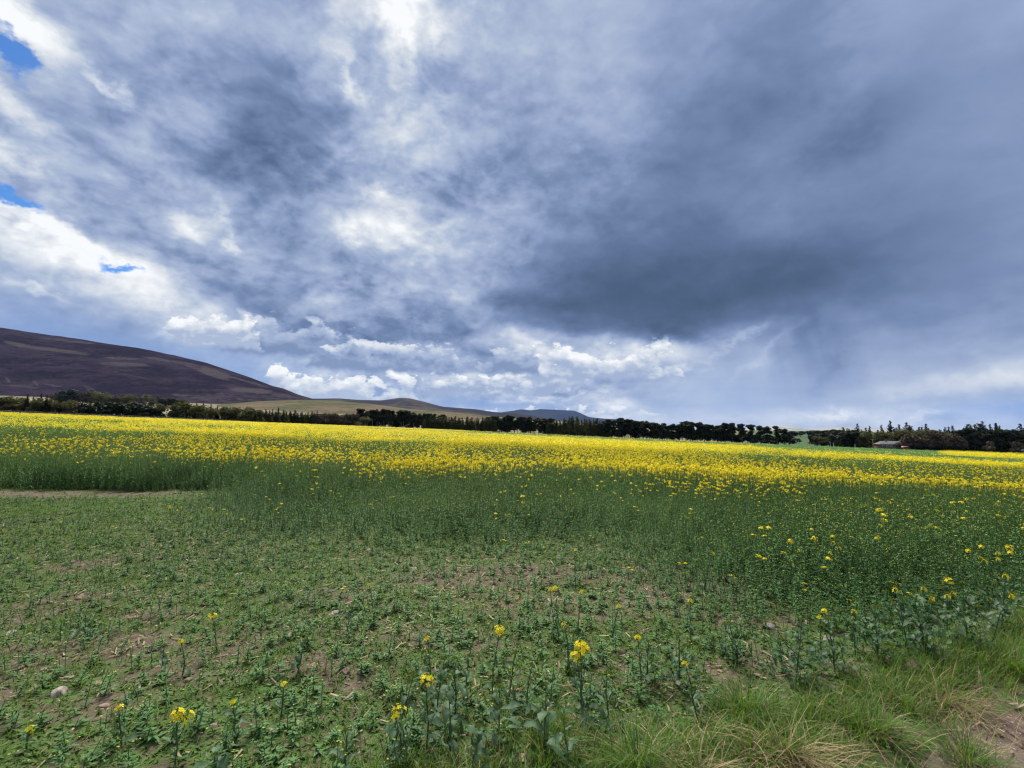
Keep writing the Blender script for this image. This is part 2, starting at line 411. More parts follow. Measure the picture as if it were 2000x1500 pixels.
# ------------------------------------------------------------------ mesh and object helpers
def mesh_np(name, V, F, mats, mi=None, attrs=None, smooth=False):
    """F: (n,3) or (n,4) integer array, or a list of such arrays"""
    Fs = F if isinstance(F, list) else [F]
    Fs = [np.asarray(f, np.int32) for f in Fs if len(f)]
    me = bpy.data.meshes.new(name)
    V = np.asarray(V, np.float32)
    me.vertices.add(len(V)); me.vertices.foreach_set('co', V.ravel())
    loops = np.concatenate([f.ravel() for f in Fs])
    sizes = np.concatenate([np.full(len(f), f.shape[1], np.int32) for f in Fs])
    me.loops.add(len(loops)); me.loops.foreach_set('vertex_index', loops)
    me.polygons.add(len(sizes))
    starts = np.zeros(len(sizes), np.int32); starts[1:] = np.cumsum(sizes)[:-1]
    me.polygons.foreach_set('loop_start', starts)
    me.polygons.foreach_set('loop_total', sizes)
    for m in mats: me.materials.append(m)
    if mi is not None: me.polygons.foreach_set('material_index', np.asarray(mi, np.int32))
    if smooth: me.polygons.foreach_set('use_smooth', np.ones(len(sizes), bool))
    for k, v in (attrs or {}).items():
        a = me.attributes.new(k, 'FLOAT', 'POINT'); a.data.foreach_set('value', np.asarray(v, np.float32))
    me.update(calc_edges=True)
    return me
def link(name, me, parent=None, loc=None):
    o = bpy.data.objects.new(name, me); COL.objects.link(o)
    if parent is not None: o.parent = parent
    if loc is not None: o.location = loc
    return o
def empty(name, loc, rz=0.0, sc=1.0):
    o = bpy.data.objects.new(name, None); COL.objects.link(o)
    o.location = loc; o.rotation_euler = (0, 0, rz); o.scale = (sc, sc, sc); o.empty_display_size = 0.2
    return o
def tag(o, label, cat, group=None, kind=None):
    o['label'] = label; o['category'] = cat
    if group: o['group'] = group
    if kind: o['kind'] = kind
    return o
def copy_tree(o, parent=None):
    c = o.copy(); COL.objects.link(c); c.parent = parent
    for ch in list(o.children): copy_tree(ch, c)
    return c

class MB:
    """collects shapes with material slots into one mesh"""
    def __init__(s): s.V = []; s.F3 = []; s.F4 = []; s.m3 = []; s.m4 = []; s.n = 0
    def add(s, V, F, m=0):
        V = np.asarray(V, float); F = np.asarray(F, int) + s.n
        s.V.append(V); s.n += len(V)
        if F.shape[1] == 3: s.F3.append(F); s.m3 += [m] * len(F)
        else: s.F4.append(F); s.m4 += [m] * len(F)
    def box(s, lo, hi, m=0):
        x0, y0, z0 = lo; x1, y1, z1 = hi
        s.add([(x0, y0, z0), (x1, y0, z0), (x1, y1, z0), (x0, y1, z0), (x0, y0, z1), (x1, y0, z1), (x1, y1, z1), (x0, y1, z1)],
              [(0, 3, 2, 1), (4, 5, 6, 7), (0, 1, 5, 4), (1, 2, 6, 5), (2, 3, 7, 6), (3, 0, 4, 7)], m)
    def tube(s, pts, rad, n=5, m=0, cap=True):
        pts = [Vector(p) for p in pts]; rings = []
        for k, p in enumerate(pts):
            t = (pts[min(k + 1, len(pts) - 1)] - pts[max(k - 1, 0)]).normalized()
            a = t.cross(Vector((0.31, 0.9, 0.2))).normalized(); b = t.cross(a)
            rings += [p + (a * math.cos(2 * math.pi * i / n) + b * math.sin(2 * math.pi * i / n)) * rad[k] for i in range(n)]
        F = [(k * n + i, k * n + (i + 1) % n, (k + 1) * n + (i + 1) % n, (k + 1) * n + i) for k in range(len(pts) - 1) for i in range(n)]
        s.add([tuple(v) for v in rings], F, m)
    def mesh(s, name, mats, smooth=False, attrs=None):
        return mesh_np(name, np.concatenate(s.V), [np.concatenate(q) for q in (s.F3, s.F4) if q], mats, s.m3 + s.m4, attrs, smooth)

# ------------------------------------------------------------------ materials
def mat_new(name):
    m = bpy.data.materials.new(name); m.use_nodes = True
    w = NT(m.node_tree); p = m.node_tree.nodes['Principled BSDF']; p.inputs['Specular IOR Level'].default_value = 0.25
    return m, w, p
def leaf_mat(name, c1, c2, rough=0.55, trans=0.3, tcol=None, attr='rnd', obj=False, spec=0.16):
    """two-tone leaves, each plant between its own pair of tones, letting light through"""
    m, w, p = mat_new(name)
    if obj:
        f = w.n.new('ShaderNodeObjectInfo').outputs['Random']
        g = w.n.new('ShaderNodeAttribute'); g.attribute_name = attr
        f = w.math('ADD', w.math('MULTIPLY', f, 0.5), w.math('MULTIPLY', g.outputs['Fac'], 0.5))
    else:
        g = w.n.new('ShaderNodeAttribute'); g.attribute_name = attr; f = g.outputs['Fac']
    c = w.mix(f, c1 + (1,), c2 + (1,))
    w.put(p.inputs['Base Color'], c); p.inputs['Roughness'].default_value = rough; p.inputs['Specular IOR Level'].default_value = spec
    t = w.n.new('ShaderNodeBsdfTranslucent')
    w.put(t.inputs[0], w.mix(1.0, c, (tcol or (1.25, 1.2, .6)) + (1,), 'MULTIPLY'))
    mx = w.n.new('ShaderNodeMixShader'); mx.inputs[0].default_value = trans
    w.l.new(p.outputs[0], mx.inputs[1]); w.l.new(t.outputs[0], mx.inputs[2])
    w.l.new(mx.outputs[0], m.node_tree.nodes['Material Output'].inputs['Surface'])
    return m
def noise_mat(name, c1, c2, scale=4.0, rough=0.85, bump=0.0, lo=.35, hi=.65, detail=6, coord='Object'):
    m, w, p = mat_new(name)
    tc = w.n.new('ShaderNodeTexCoord').outputs[coord]
    n = w.noise(tc, scale, detail, .6)
    w.put(p.inputs['Base Color'], w.mix(w.smooth(n, lo, hi), c1 + (1,), c2 + (1,)))
    p.inputs['Roughness'].default_value = rough
    if bump:
        b = w.n.new('ShaderNodeBump'); b.inputs['Strength'].default_value = bump; b.inputs['Distance'].default_value = 0.05
        w.put(b.inputs['Height'], n); w.l.new(b.outputs[0], p.inputs['Normal'])
    return m

# ------------------------------------------------------------------ the ground: one sheet to the horizon
def ground_material():
    m, w, p = mat_new('ground')
    pos = w.n.new('ShaderNodeNewGeometry').outputs['Position']
    def at(n):
        a = w.n.new('ShaderNodeAttribute'); a.attribute_name = n; return a.outputs['Fac']
    n1 = w.noise(pos, 1.1, 6, .6); n2 = w.noise(pos, 9.0, 6, .65); n3 = w.noise(pos, 45.0, 4, .6); vf = w.noise(pos, 0.012, 5, .55)
    soil = w.ramp(w.math('ADD', w.math('MULTIPLY', n2, .6), w.math('MULTIPLY', n3, .4)),
                  [(0.28, (.034, .025, .017, 1)), (0.5, (.080, .064, .045, 1)), (.72, (.155, .126, .092, 1))])
    soil = w.mix(w.smooth(n3, .63, .70), soil, (.25, .215, .175, 1))
    moss = w.ramp(n2, [(.3, (.024, .052, .012, 1)), (.7, (.060, .110, .027, 1))])
    n4 = w.noise(pos, 22.0, 5, .65)
    near = w.mix(w.smooth(w.math('ADD', w.math('MULTIPLY_ADD', w.math('SUBTRACT', n1, .5), .55, n2), w.math('MULTIPLY', w.math('SUBTRACT', n4, .5), 1.0)), .40, .58), soil, moss)
    crop = w.ramp(n1, [(.3, (.014, .030, .012, 1)), (.7, (.028, .055, .02, 1))])
    bare = w.mix(w.smooth(w.math('ADD', at('bare'), w.math('MULTIPLY', w.math('SUBTRACT', n4, .5), 1.6)), .30, .65), near, soil)
    near = bare
    col = w.mix(at('crop'), near, crop)
    past = w.ramp(vf, [(.35, (.085, .085, .045, 1)), (.5, (.115, .10, .058, 1)), (.6, (.14, .115, .072, 1)), (.75, (.11, .088, .058, 1))])
    past = w.mix(at('pale'), past, (.20, .18, .12, 1))
    past = w.mix(at('green'), past, (.040, .072, .030, 1))
    col = w.mix(at('far'), col, past)
    w.put(p.inputs['Base Color'], col); p.inputs['Roughness'].default_value = .95; p.inputs['Specular IOR Level'].default_value = .1
    b = w.n.new('ShaderNodeBump'); b.inputs['Strength'].default_value = .9; b.inputs['Distance'].default_value = .035
    w.put(b.inputs['Height'], w.math('ADD', w.math('MULTIPLY', n2, .7), w.math('MULTIPLY', n3, .35))); w.l.new(b.outputs[0], p.inputs['Normal'])
    return m
def grid_faces(nr, nc, wrap=False):
    i, j = np.meshgrid(np.arange(nr - 1), np.arange(nc if wrap else nc - 1), indexing='ij')
    j2 = (j + 1) % nc
    return np.stack([i * nc + j, i * nc + j2, (i + 1) * nc + j2, (i + 1) * nc + j], -1).reshape(-1, 4)[:, ::-1]
def build_ground():
    r = np.concatenate([[0.15], np.geomspace(0.5, 13500.0, 330)])
    a = np.radians(np.concatenate([np.linspace(-62, 62, 420), np.linspace(66, 294, 58)]))
    Rr, A = np.meshgrid(r, a, indexing='ij')
    X, Y = Rr * np.sin(A), Rr * np.cos(A)
    Z = ground_z(X, Y)
    yy = np.maximum(Y, 1.0); t = np.clip(X / yy, -2.2, 2.2); de = edge_depth(t)
    # behind the eye the land runs level to the horizon
    Z = np.where(Y < 1, Z, Z)
    crop = sst(Y, 13.6, 15.2) * (1 - sst(Y - de, 0, 6))
    far = sst(Y - de, 2, 8)
    px = 1000 + FOC * t
    pale = far * (Y > 1) * np.maximum(sst(px, 120, 150) * (1 - sst(px, 335, 350)) * sst(Y, 420, 470) * (1 - sst(Y, 640, 700)),
                                      (1 - sst(px, 58, 70)) * sst(Y, 620, 700) * (1 - sst(Y, 1000, 1100)))
    green = far * np.maximum(sst(px, 820, 900) * (1 - sst(px, 1005, 1030)) * sst(Y, 900, 1200), sst(px, 1400, 1500))
    V = np.stack([X, Y, Z], -1).reshape(-1, 3)
    me = mesh_np('ground', V, grid_faces(len(r), len(a), True), [ground_material()], None,
                 {'bare': soil_patch(X, Y).ravel(), 'crop': crop.ravel(), 'far': far.ravel(), 'pale': pale.ravel(), 'green': green.ravel()}, True)
    o = link('ground', me); o['kind'] = 'structure'; o['label'] = 'patchy bare soil and field ground running to the hills'
build_ground()

def build_track():
    us = np.linspace(-9, 30, 320); vs = np.linspace(-1.9, 1.5, 60)
    U, Vv = np.meshgrid(us, vs, indexing='ij')
    Vv = Vv + (Vv > 1.0) * (fbm(U * 1.5, U * 0 + 3, 21, 4) - .5) * .5
    X = .906 * U - .423 * Vv; Y = .423 * U + .906 * Vv
    Z = ground_z(X, Y) + .014 + (fbm(X * 3, Y * 3, 31, 4) - .5) * .016 - .03 * sst(Vv, 1.25, 1.75)
    m, w, p = mat_new('dirt_track')
    pos = w.n.new('ShaderNodeNewGeometry').outputs['Position']
    n1 = w.noise(pos, 2.2, 7, .6); n2 = w.noise(pos, 14, 6, .65); n3 = w.noise(pos, 60, 4, .6)
    c = w.ramp(w.math('ADD', w.math('MULTIPLY', n1, .5), w.math('MULTIPLY', n2, .5)),
               [(.34, (.036, .026, .022, 1)), (.48, (.090, .066, .054, 1)), (.66, (.165, .127, .106, 1))])
    c = w.mix(w.smooth(n3, .60, .68), c, (.30, .25, .22, 1))
    w.put(p.inputs['Base Color'], c); p.inputs['Roughness'].default_value = .92; p.inputs['Specular IOR Level'].default_value = .12
    b = w.n.new('ShaderNodeBump'); b.inputs['Strength'].default_value = .7; b.inputs['Distance'].default_value = .02
    w.put(b.inputs['Height'], w.math('ADD', n2, w.math('MULTIPLY', n3, .4))); w.l.new(b.outputs[0], p.inputs['Normal'])
    me = mesh_np('dirt_track', np.stack([X, Y, Z], -1).reshape(-1, 3), grid_faces(len(us), len(vs))[:, ::-1], [m], smooth=True)
    o = link('dirt_track', me); o['kind'] = 'structure'; o['label'] = 'brown dirt track beside the grassy field margin'
build_track()

# ------------------------------------------------------------------ hills, each a real ridge at its own distance
def hill(name, label, ridge, front, top, back, mat, foot=None, nx=360, ny=90, lump=0.03, seed=1, patch=None, power=1.5):
    """ridge: (px, py) skyline as surveyed, standing at depth `top`; slopes run down to `front` and `back`"""
    ps = np.array([q[0] for q in ridge], float); ys = np.array([q[1] for q in ridge], float)
    P = np.linspace(ps[0], ps[-1], nx); T = (P - 1000) / FOC
    Yr = np.interp(P, ps, ys)
    for _ in range(6): Yr[1:-1] = .25 * Yr[:-2] + .5 * Yr[1:-1] + .25 * Yr[2:]
    s = np.concatenate([np.linspace(0, 1, ny), np.linspace(1, 1.9, 26)[1:]])
    S, TT = np.meshgrid(s, T, indexing='ij'); PP = np.broadcast_to(P, S.shape)
    D = np.where(S <= 1, front + (top - front) * S, top + (back - top) * (S - 1) / .9)
    X, Y = TT * D, D
    zr = EYE + (840 - np.broadcast_to(Yr, S.shape)) / FOC * top
    z0 = ground_z(TT * front, np.full_like(D, front), False) - 12
    shape = np.where(S <= 1, np.sin(np.clip(S, 0, 1) * np.pi / 2) ** power, np.cos((S - 1) / .9 * np.pi / 2))
    n = (fbm(X / (top * .05), Y / (top * .05), seed, 5) - .5)
    Z = z0 + (zr - z0) * shape + n * lump * np.abs(zr - z0) * np.clip(1 - np.abs(2 * S - 1), 0, 1) * (S < 1) + n * lump * .15 * (zr - z0)
    rnd = np.zeros_like(S)
    row = 840 - (Z - EYE) / Y * FOC
    if patch is not None: rnd = patch(PP, row)
    me = mesh_np(name, np.stack([X, Y, Z], -1).reshape(-1, 3), grid_faces(len(s), nx)[:, ::-1], [mat], None, {'patch': rnd.ravel()}, True)
    o = link(name, me); o['kind'] = 'structure'; o['label'] = label
    return o
def hill_mat(name, a, b, pc, sc, stretch=(1, 1, 1), lo=.4, hi=.6):
    m, w, p = mat_new(name)
    pos = w.n.new('ShaderNodeNewGeometry').outputs['Position']
    v = w.vmath('MULTIPLY', pos, stretch)
    n = w.noise(v, sc, 8, .62); n2 = w.noise(v, sc * 7, 6, .6)
    at = w.n.new('ShaderNodeAttribute'); at.attribute_name = 'patch'
    c = w.mix(w.smooth(w.math('ADD', n, w.math('MULTIPLY', w.math('SUBTRACT', n2, .5), .35)), lo, hi), a + (1,), b + (1,))
    e = w.math('MULTIPLY', w.smooth(w.math('ADD', at.outputs['Fac'], w.math('MULTIPLY', w.math('SUBTRACT', n2, .5), 1.9)), .15, 1.05), .8)
    c = w.mix(e, c, pc + (1,))
    w.put(p.inputs['Base Color'], c); p.inputs['Roughness'].default_value = 1.0; p.inputs['Specular IOR Level'].default_value = 0
    bp = w.n.new('ShaderNodeBump'); bp.inputs['Strength'].default_value = .8; bp.inputs['Distance'].default_value = 40.0
    w.put(bp.inputs['Height'], w.math('ADD', n, w.math('MULTIPLY', n2, .35))); w.l.new(bp.outputs[0], p.inputs['Normal'])
    return m
STRIPS = [(236, 711, 50, 4, 2.5), (225, 699, 36, 3.2, 3), (105, 684, 62, 3.5, 7), (25, 672, 34, 4, 12), (415, 729, 36, 8, 17), (375, 717, 22, 3, 14), (490, 763, 44, 5, 4), (120, 664, 60, 2.5, 6),
          (330, 705, 60, 3, 9), (550, 772, 24, 3, 8), (40, 755, 30, 3, 5), (100, 753, 18, 2.5, 8), (170, 757, 14, 3, 20), (10, 742, 8, 3, 45), (65, 748, 9, 3, 40), (168, 760, 9, 2, 45),
          (350, 772, 16, 3, 8), (395, 779, 34, 2.5, 4), (250, 733, 40, 1.6, 12), (480, 745, 50, 2, 16)]
def strips(px, row):
    v = np.zeros_like(px)
    for (cx, cy, sx, sy, tilt) in STRIPS:
        th = math.radians(tilt); dx, dy = px - cx, row - cy
        u = dx * math.cos(th) + dy * math.sin(th); q = -dx * math.sin(th) + dy * math.cos(th)
        v = np.maximum(v, np.clip(1.35 - np.abs(u / sx) ** 3 - np.abs(q / sy) ** 3, 0, 1) * (.75 if sy < 3.3 else 1))
    v = np.maximum(v, .5 * sst(row, 762, 775) * (px > 360))
    return v
def build_hills():
    hm = hill_mat('heather', (.013, .0105, .019), (.027, .0205, .032), (.054, .045, .049), .006, (1, 1, 2.2))
    hill('heather_hill', 'long dark purple heather hill with pale burnt strips', [(-420, 600), (-200, 622), (0, 647), (60, 655), (150, 668), (250, 683), (330, 697), (400, 714), (480, 739), (530, 757), (552, 762), (580, 773), (605, 780), (640, 790), (700, 806)],
         1250, 2300, 3600, hm, nx=620, ny=130, lump=.06, seed=3, patch=strips)
    mm = hill_mat('moor_slope', (.125, .095, .068), (.070, .078, .044), (.03, .024, .028), .009, (1, 1, 3))
    hill('moor_slope', 'tan and green moorland slope below the middle hill', [(380, 810), (430, 792), (500, 786), (580, 783), (640, 784), (720, 790), (800, 800), (880, 806), (960, 814), (1010, 822)],
         820, 1230, 1290, mm, lump=.02, seed=8, power=1.0)
    m2 = hill_mat('middle_hill', (.024, .023, .031), (.050, .044, .038), (.03, .03, .03), .0022, (1, 1, 2), .48, .6)
    hill('middle_hill', 'rounded brown moorland hill with bare patches', [(560, 800), (600, 781), (660, 780), (700, 783), (745, 784), (780, 779), (800, 780), (830, 787), (865, 796), (930, 801), (965, 806), (1010, 808), (1060, 816), (1110, 830)],
         2600, 4200, 5600, m2, lump=.06, seed=13)
    m3 = hill_mat('haze_blue_heather', (.010, .014, .028), (.016, .020, .034), (.03, .03, .03), .0008)  # blue of the distance haze is mixed into the base colour
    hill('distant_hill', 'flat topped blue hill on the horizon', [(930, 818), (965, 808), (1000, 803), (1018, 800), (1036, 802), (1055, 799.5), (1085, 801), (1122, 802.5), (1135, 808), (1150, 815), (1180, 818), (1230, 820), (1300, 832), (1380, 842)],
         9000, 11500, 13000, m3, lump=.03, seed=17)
    m4 = hill_mat('haze_paled_moor', (.16, .17, .16), (.26, .25, .23), (.1, .1, .1), .0012, (1, 1, 2))  # pale base colour stands in for the rain haze over these hills
    hill('haze_paled_hill', 'low hills coloured pale for haze far off behind the right hand wood', [(1400, 846), (1470, 834), (1505, 831.5), (1540, 832.5), (1575, 838), (1610, 836), (1650, 834), (1720, 838), (1800, 846)],
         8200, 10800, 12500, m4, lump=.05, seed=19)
build_hills()

# ------------------------------------------------------------------ trees
BARK = noise_mat('bark', (.035, .028, .022), (.085, .070, .055), 3, .9)
PALE_BARK = noise_mat('pale_bark', (.09, .08, .07), (.24, .22, .20), 2, .85)
NEEDLE = leaf_mat('pine_needles', (.011, .017, .009), (.030, .037, .018), .7, .12, obj=True, spec=.04)
SPRUCE = leaf_mat('spruce_needles', (.014, .019, .011), (.032, .038, .021), .7, .12, obj=True, spec=.04)
LARCH = leaf_mat('larch_needles', (.040, .048, .018), (.074, .080, .030), .7, .25, obj=True, spec=.04)
OLIVE = leaf_mat('opening_leaves', (.050, .055, .026), (.105, .102, .046), .7, .25, obj=True, spec=.04)
TWIGS = leaf_mat('bare_twigs', (.045, .035, .027), (.080, .062, .046), .8, .1, obj=True, spec=.04)
EVERGREEN = leaf_mat('evergreen_leaves', (.010, .016, .010), (.022, .030, .017), .6, .12, obj=True, spec=.04)

def leaf_quads(C, N, size, g, jit=.5):
    """quads at points C, facing roughly N"""
    n = len(C)
    N = N + g.normal(0, jit, (n, 3)); N /= np.linalg.norm(N, axis=1, keepdims=True) + 1e-9
    A = np.cross(N, g.normal(0, 1, (n, 3))); A /= np.linalg.norm(A, axis=1, keepdims=True) + 1e-9
    B = np.cross(N, A)
    s = (size * g.uniform(.6, 1.35, n))[:, None]; e = g.uniform(.5, 1.0, n)[:, None]
    V = np.stack([C - A * s - B * s * e * .6, C + A * s * .3 - B * s * e, C + A * s + B * s * e * .5, C - A * s * .4 + B * s * e], 1).reshape(-1, 3)
    F = np.arange(n * 4).reshape(-1, 4)
    return V, F
def crown_mesh(name, lobes, per, size, mat, seed):
    """lobes: (x, y, z, rx, ry, rz): leaf clumps on and inside each lobe, gaps between"""
    g = np.random.default_rng(seed)
    Vs, Fs, at, k = [], [], [], 0
    for (x, y, z, rx, ry, rz) in lobes:
        n = max(8, int(per * (rx * ry * rz) ** (2 / 3.)))
        d = g.normal(0, 1, (n, 3)); d /= np.linalg.norm(d, axis=1, keepdims=True)
        rr = g.uniform(.35, 1.05, (n, 1)) ** .6
        C = d * rr * np.array([rx, ry, rz]) + np.array([x, y, z])
        V, F = leaf_quads(C, d, size, g)
        Vs.append(V); Fs.append(F + k); k += len(V); at.append(np.repeat(g.uniform(0, 1) * .6 + g.uniform(0, .4, n), 4))
    return mesh_np(name, np.concatenate(Vs), np.concatenate(Fs), [mat], None, {'rnd': np.concatenate(at)})
def trunk_mesh(name, H, r, g, bark, limbs=(), lean=0.3):
    b = MB()
    pts = [(g.normal(0, .02) * H * k / 6 * lean * 3 + lean * .3 * k / 6, g.normal(0, .015) * H * k / 6, -1.0 if k == 0 else H * k / 6) for k in range(7)]
    b.tube(pts, [r * (1.15 if k == 0 else 1 - .14 * k) for k in range(7)], 6)
    for (x, y, z, rx, ry, rz) in limbs:
        zb = max(.25 * H, z - .18 * H - .3 * math.hypot(x, y)); q = min(5, int(zb / H * 6)); bx, by, _ = pts[max(q, 1)]
        b.tube([(bx, by, zb), ((bx + x) / 2 + .1, (by + y) / 2, (zb + z) / 2 - .1), (x, y, z)], [r * .45, r * .3, r * .12], 4)
    return b.mesh(name, [bark])
def pine_parts(seed, H=14.0, spread=3.2, bare=.45, bark=None):
    g = np.random.default_rng(seed); lobes = []
    for i in range(int(g.integers(15, 20))):
        z = H * g.uniform(bare + .08, .97); w = spread * (1 - .55 * abs((z / H - .66) / .42) ** 2); w = max(w, .8)
        a = g.uniform(0, 6.28); q = w * g.uniform(.1, .85)
        s = g.uniform(.9, 1.7)
        lobes.append((q * math.cos(a), q * math.sin(a), z, s * 1.15, s * 1.15, s * .72))
    lobes.append((0, 0, H * .96, 1.2, 1.2, .8))
    return trunk_mesh('trunk', H * .95, .24, g, bark or BARK, lobes[:6]), crown_mesh('crown', lobes, 70, .34, NEEDLE, seed + 50)
def cone_parts(seed, H=12.0, base=1.9, mat=None, per=60, size=.3, low=.08, bark=None, thin=1.0):
    g = np.random.default_rng(seed); Vs, Fs, at, k = [], [], [], 0
    z = H * low
    while z < H * .985:
        f = 1 - (z / H); R0 = base * (f ** .8) * g.uniform(.75, 1.15) + .06
        nb = max(4, int(7 * thin * (f + .35)))
        for i in range(nb):
            a = g.uniform(0, 6.28); L = R0 * g.uniform(.6, 1.1); m = max(3, int(L * 4.5 * thin))
            t = g.uniform(.1, 1, m)
            C = np.stack([np.cos(a) * L * t + g.normal(0, .12, m), np.sin(a) * L * t + g.normal(0, .12, m), z + (.12 - .38 * t) * L * .8 + g.normal(0, .12, m)], 1)
            V, F = leaf_quads(C, np.tile([math.cos(a) * .5, math.sin(a) * .5, .8], (m, 1)), size * (.55 + .6 * f), g)
            Vs.append(V); Fs.append(F + k); k += len(V); at.append(np.full(len(V), g.uniform(0, 1)))
        z += H * .034
    return trunk_mesh('trunk', H * .97, .15, g, bark or BARK, (), .1), mesh_np('crown', np.concatenate(Vs), np.concatenate(Fs), [mat or SPRUCE], None, {'rnd': np.concatenate(at)})
def bush_parts(seed, H=4.5, W=2.4, mat=None, per=46, size=.26, bark=None, stem=.12):
    g = np.random.default_rng(seed); lobes = []
    for i in range(int(g.integers(9, 14))):
        a = g.uniform(0, 6.28); z = H * g.uniform(.22, .88); q = W * math.sqrt(max(.05, 1 - abs(z / H - .42) * 1.5)) * g.uniform(.1, .8); s = H * g.uniform(.11, .24)
        lobes.append((q * math.cos(a), q * math.sin(a), z, s * 1.2, s * 1.2, s))
    return trunk_mesh('trunk', H * .7, stem, g, bark or BARK, lobes[:5]), crown_mesh('crown', lobes, per, size, mat or OLIVE, seed + 9)

KINDS = {
 'pine_tree': [pine_parts(s, 14, 3.3, .20) for s in (1, 2, 3, 4, 5)],
 'tall_pine_tree': [pine_parts(s, 15.5, 3.2, .36, PALE_BARK) for s in (31, 32, 33)],
 'spruce_tree': [cone_parts(s, 13, 2.7, SPRUCE, thin=1.5, size=.38, low=.03) for s in (6, 7, 8, 9)],
 'larch_tree': [cone_parts(s, 9.5, 2.0, LARCH, thin=1.7, size=.27, low=.03) for s in (10, 11, 12)],
 'birch_tree': [cone_parts(s, 9.5, 1.9, LARCH, thin=1.3, size=.25, low=.34, bark=PALE_BARK) for s in (41, 42)],
 'leafing_tree': [bush_parts(s, 6.2, 2.6, OLIVE, 50, .25) for s in (13, 14, 15)],
 'bare_tree': [bush_parts(s, 5.6, 2.4, TWIGS, 52, .22) for s in (16, 17, 18)],
 'evergreen_shrub': [bush_parts(s, 4.6, 2.9, EVERGREEN, 60, .28) for s in (19, 20, 21)],
}
CAT = {'pine_tree': 'pine tree', 'tall_pine_tree': 'pine tree', 'spruce_tree': 'spruce tree', 'larch_tree': 'larch tree', 'birch_tree': 'birch tree', 'leafing_tree': 'tree', 'bare_tree': 'tree', 'evergreen_shrub': 'shrub'}
H0 = {'pine_tree': 14.4, 'tall_pine_tree': 16, 'spruce_tree': 13, 'larch_tree': 9.5, 'birch_tree': 9.5, 'leafing_tree': 6.0, 'bare_tree': 5.5, 'evergreen_shrub': 4.5}
tree_count = 0
def tree(kind, px, top, behind, label, group, depth=None, wide=1.0, base=None):
    """a tree seen in direction px whose top reaches row `top`; it stands `behind` metres past the field edge"""
    global tree_count
    t = (px - 1000) / FOC
    d = depth if depth else float(edge_depth(t)) + behind
    x = t * d; z = float(ground_z(x, d, False))
    h = (840 - top) / FOC * d + EYE - z
    s = max(h, 2.0) / H0[kind]
    trunk, crown = KINDS[kind][tree_count % len(KINDS[kind])]
    tree_count += 1
    o = empty(kind, (x, d, z), random.uniform(0, 6.28), 1.0)
    o.scale = (s * wide * random.uniform(.9, 1.1), s * wide * random.uniform(.9, 1.1), s)
    link('trunk', trunk, o); link('crown', crown, o)
    return tag(o, label, CAT[kind], group)
def stand(kind, x0, x1, n, tops, behind, label, group, wide=1.0, jit=3.0, deep=8.0):
    """n trees of a kind between two directions; tops: [(px, row)] skyline"""
    for i in range(n):
        px = x0 + (x1 - x0) * min(max((i + random.uniform(-.2, 1.2)) / n, 0), 1)
        top = float(np.interp(px, [q[0] for q in tops], [q[1] for q in tops])) + random.choice((random.uniform(-jit * .6, jit), random.uniform(-.5, jit * 1.6)))
        tree(kind, px, top, behind + random.uniform(0, deep), label, group, wide=wide * random.uniform(.8, 1.35))
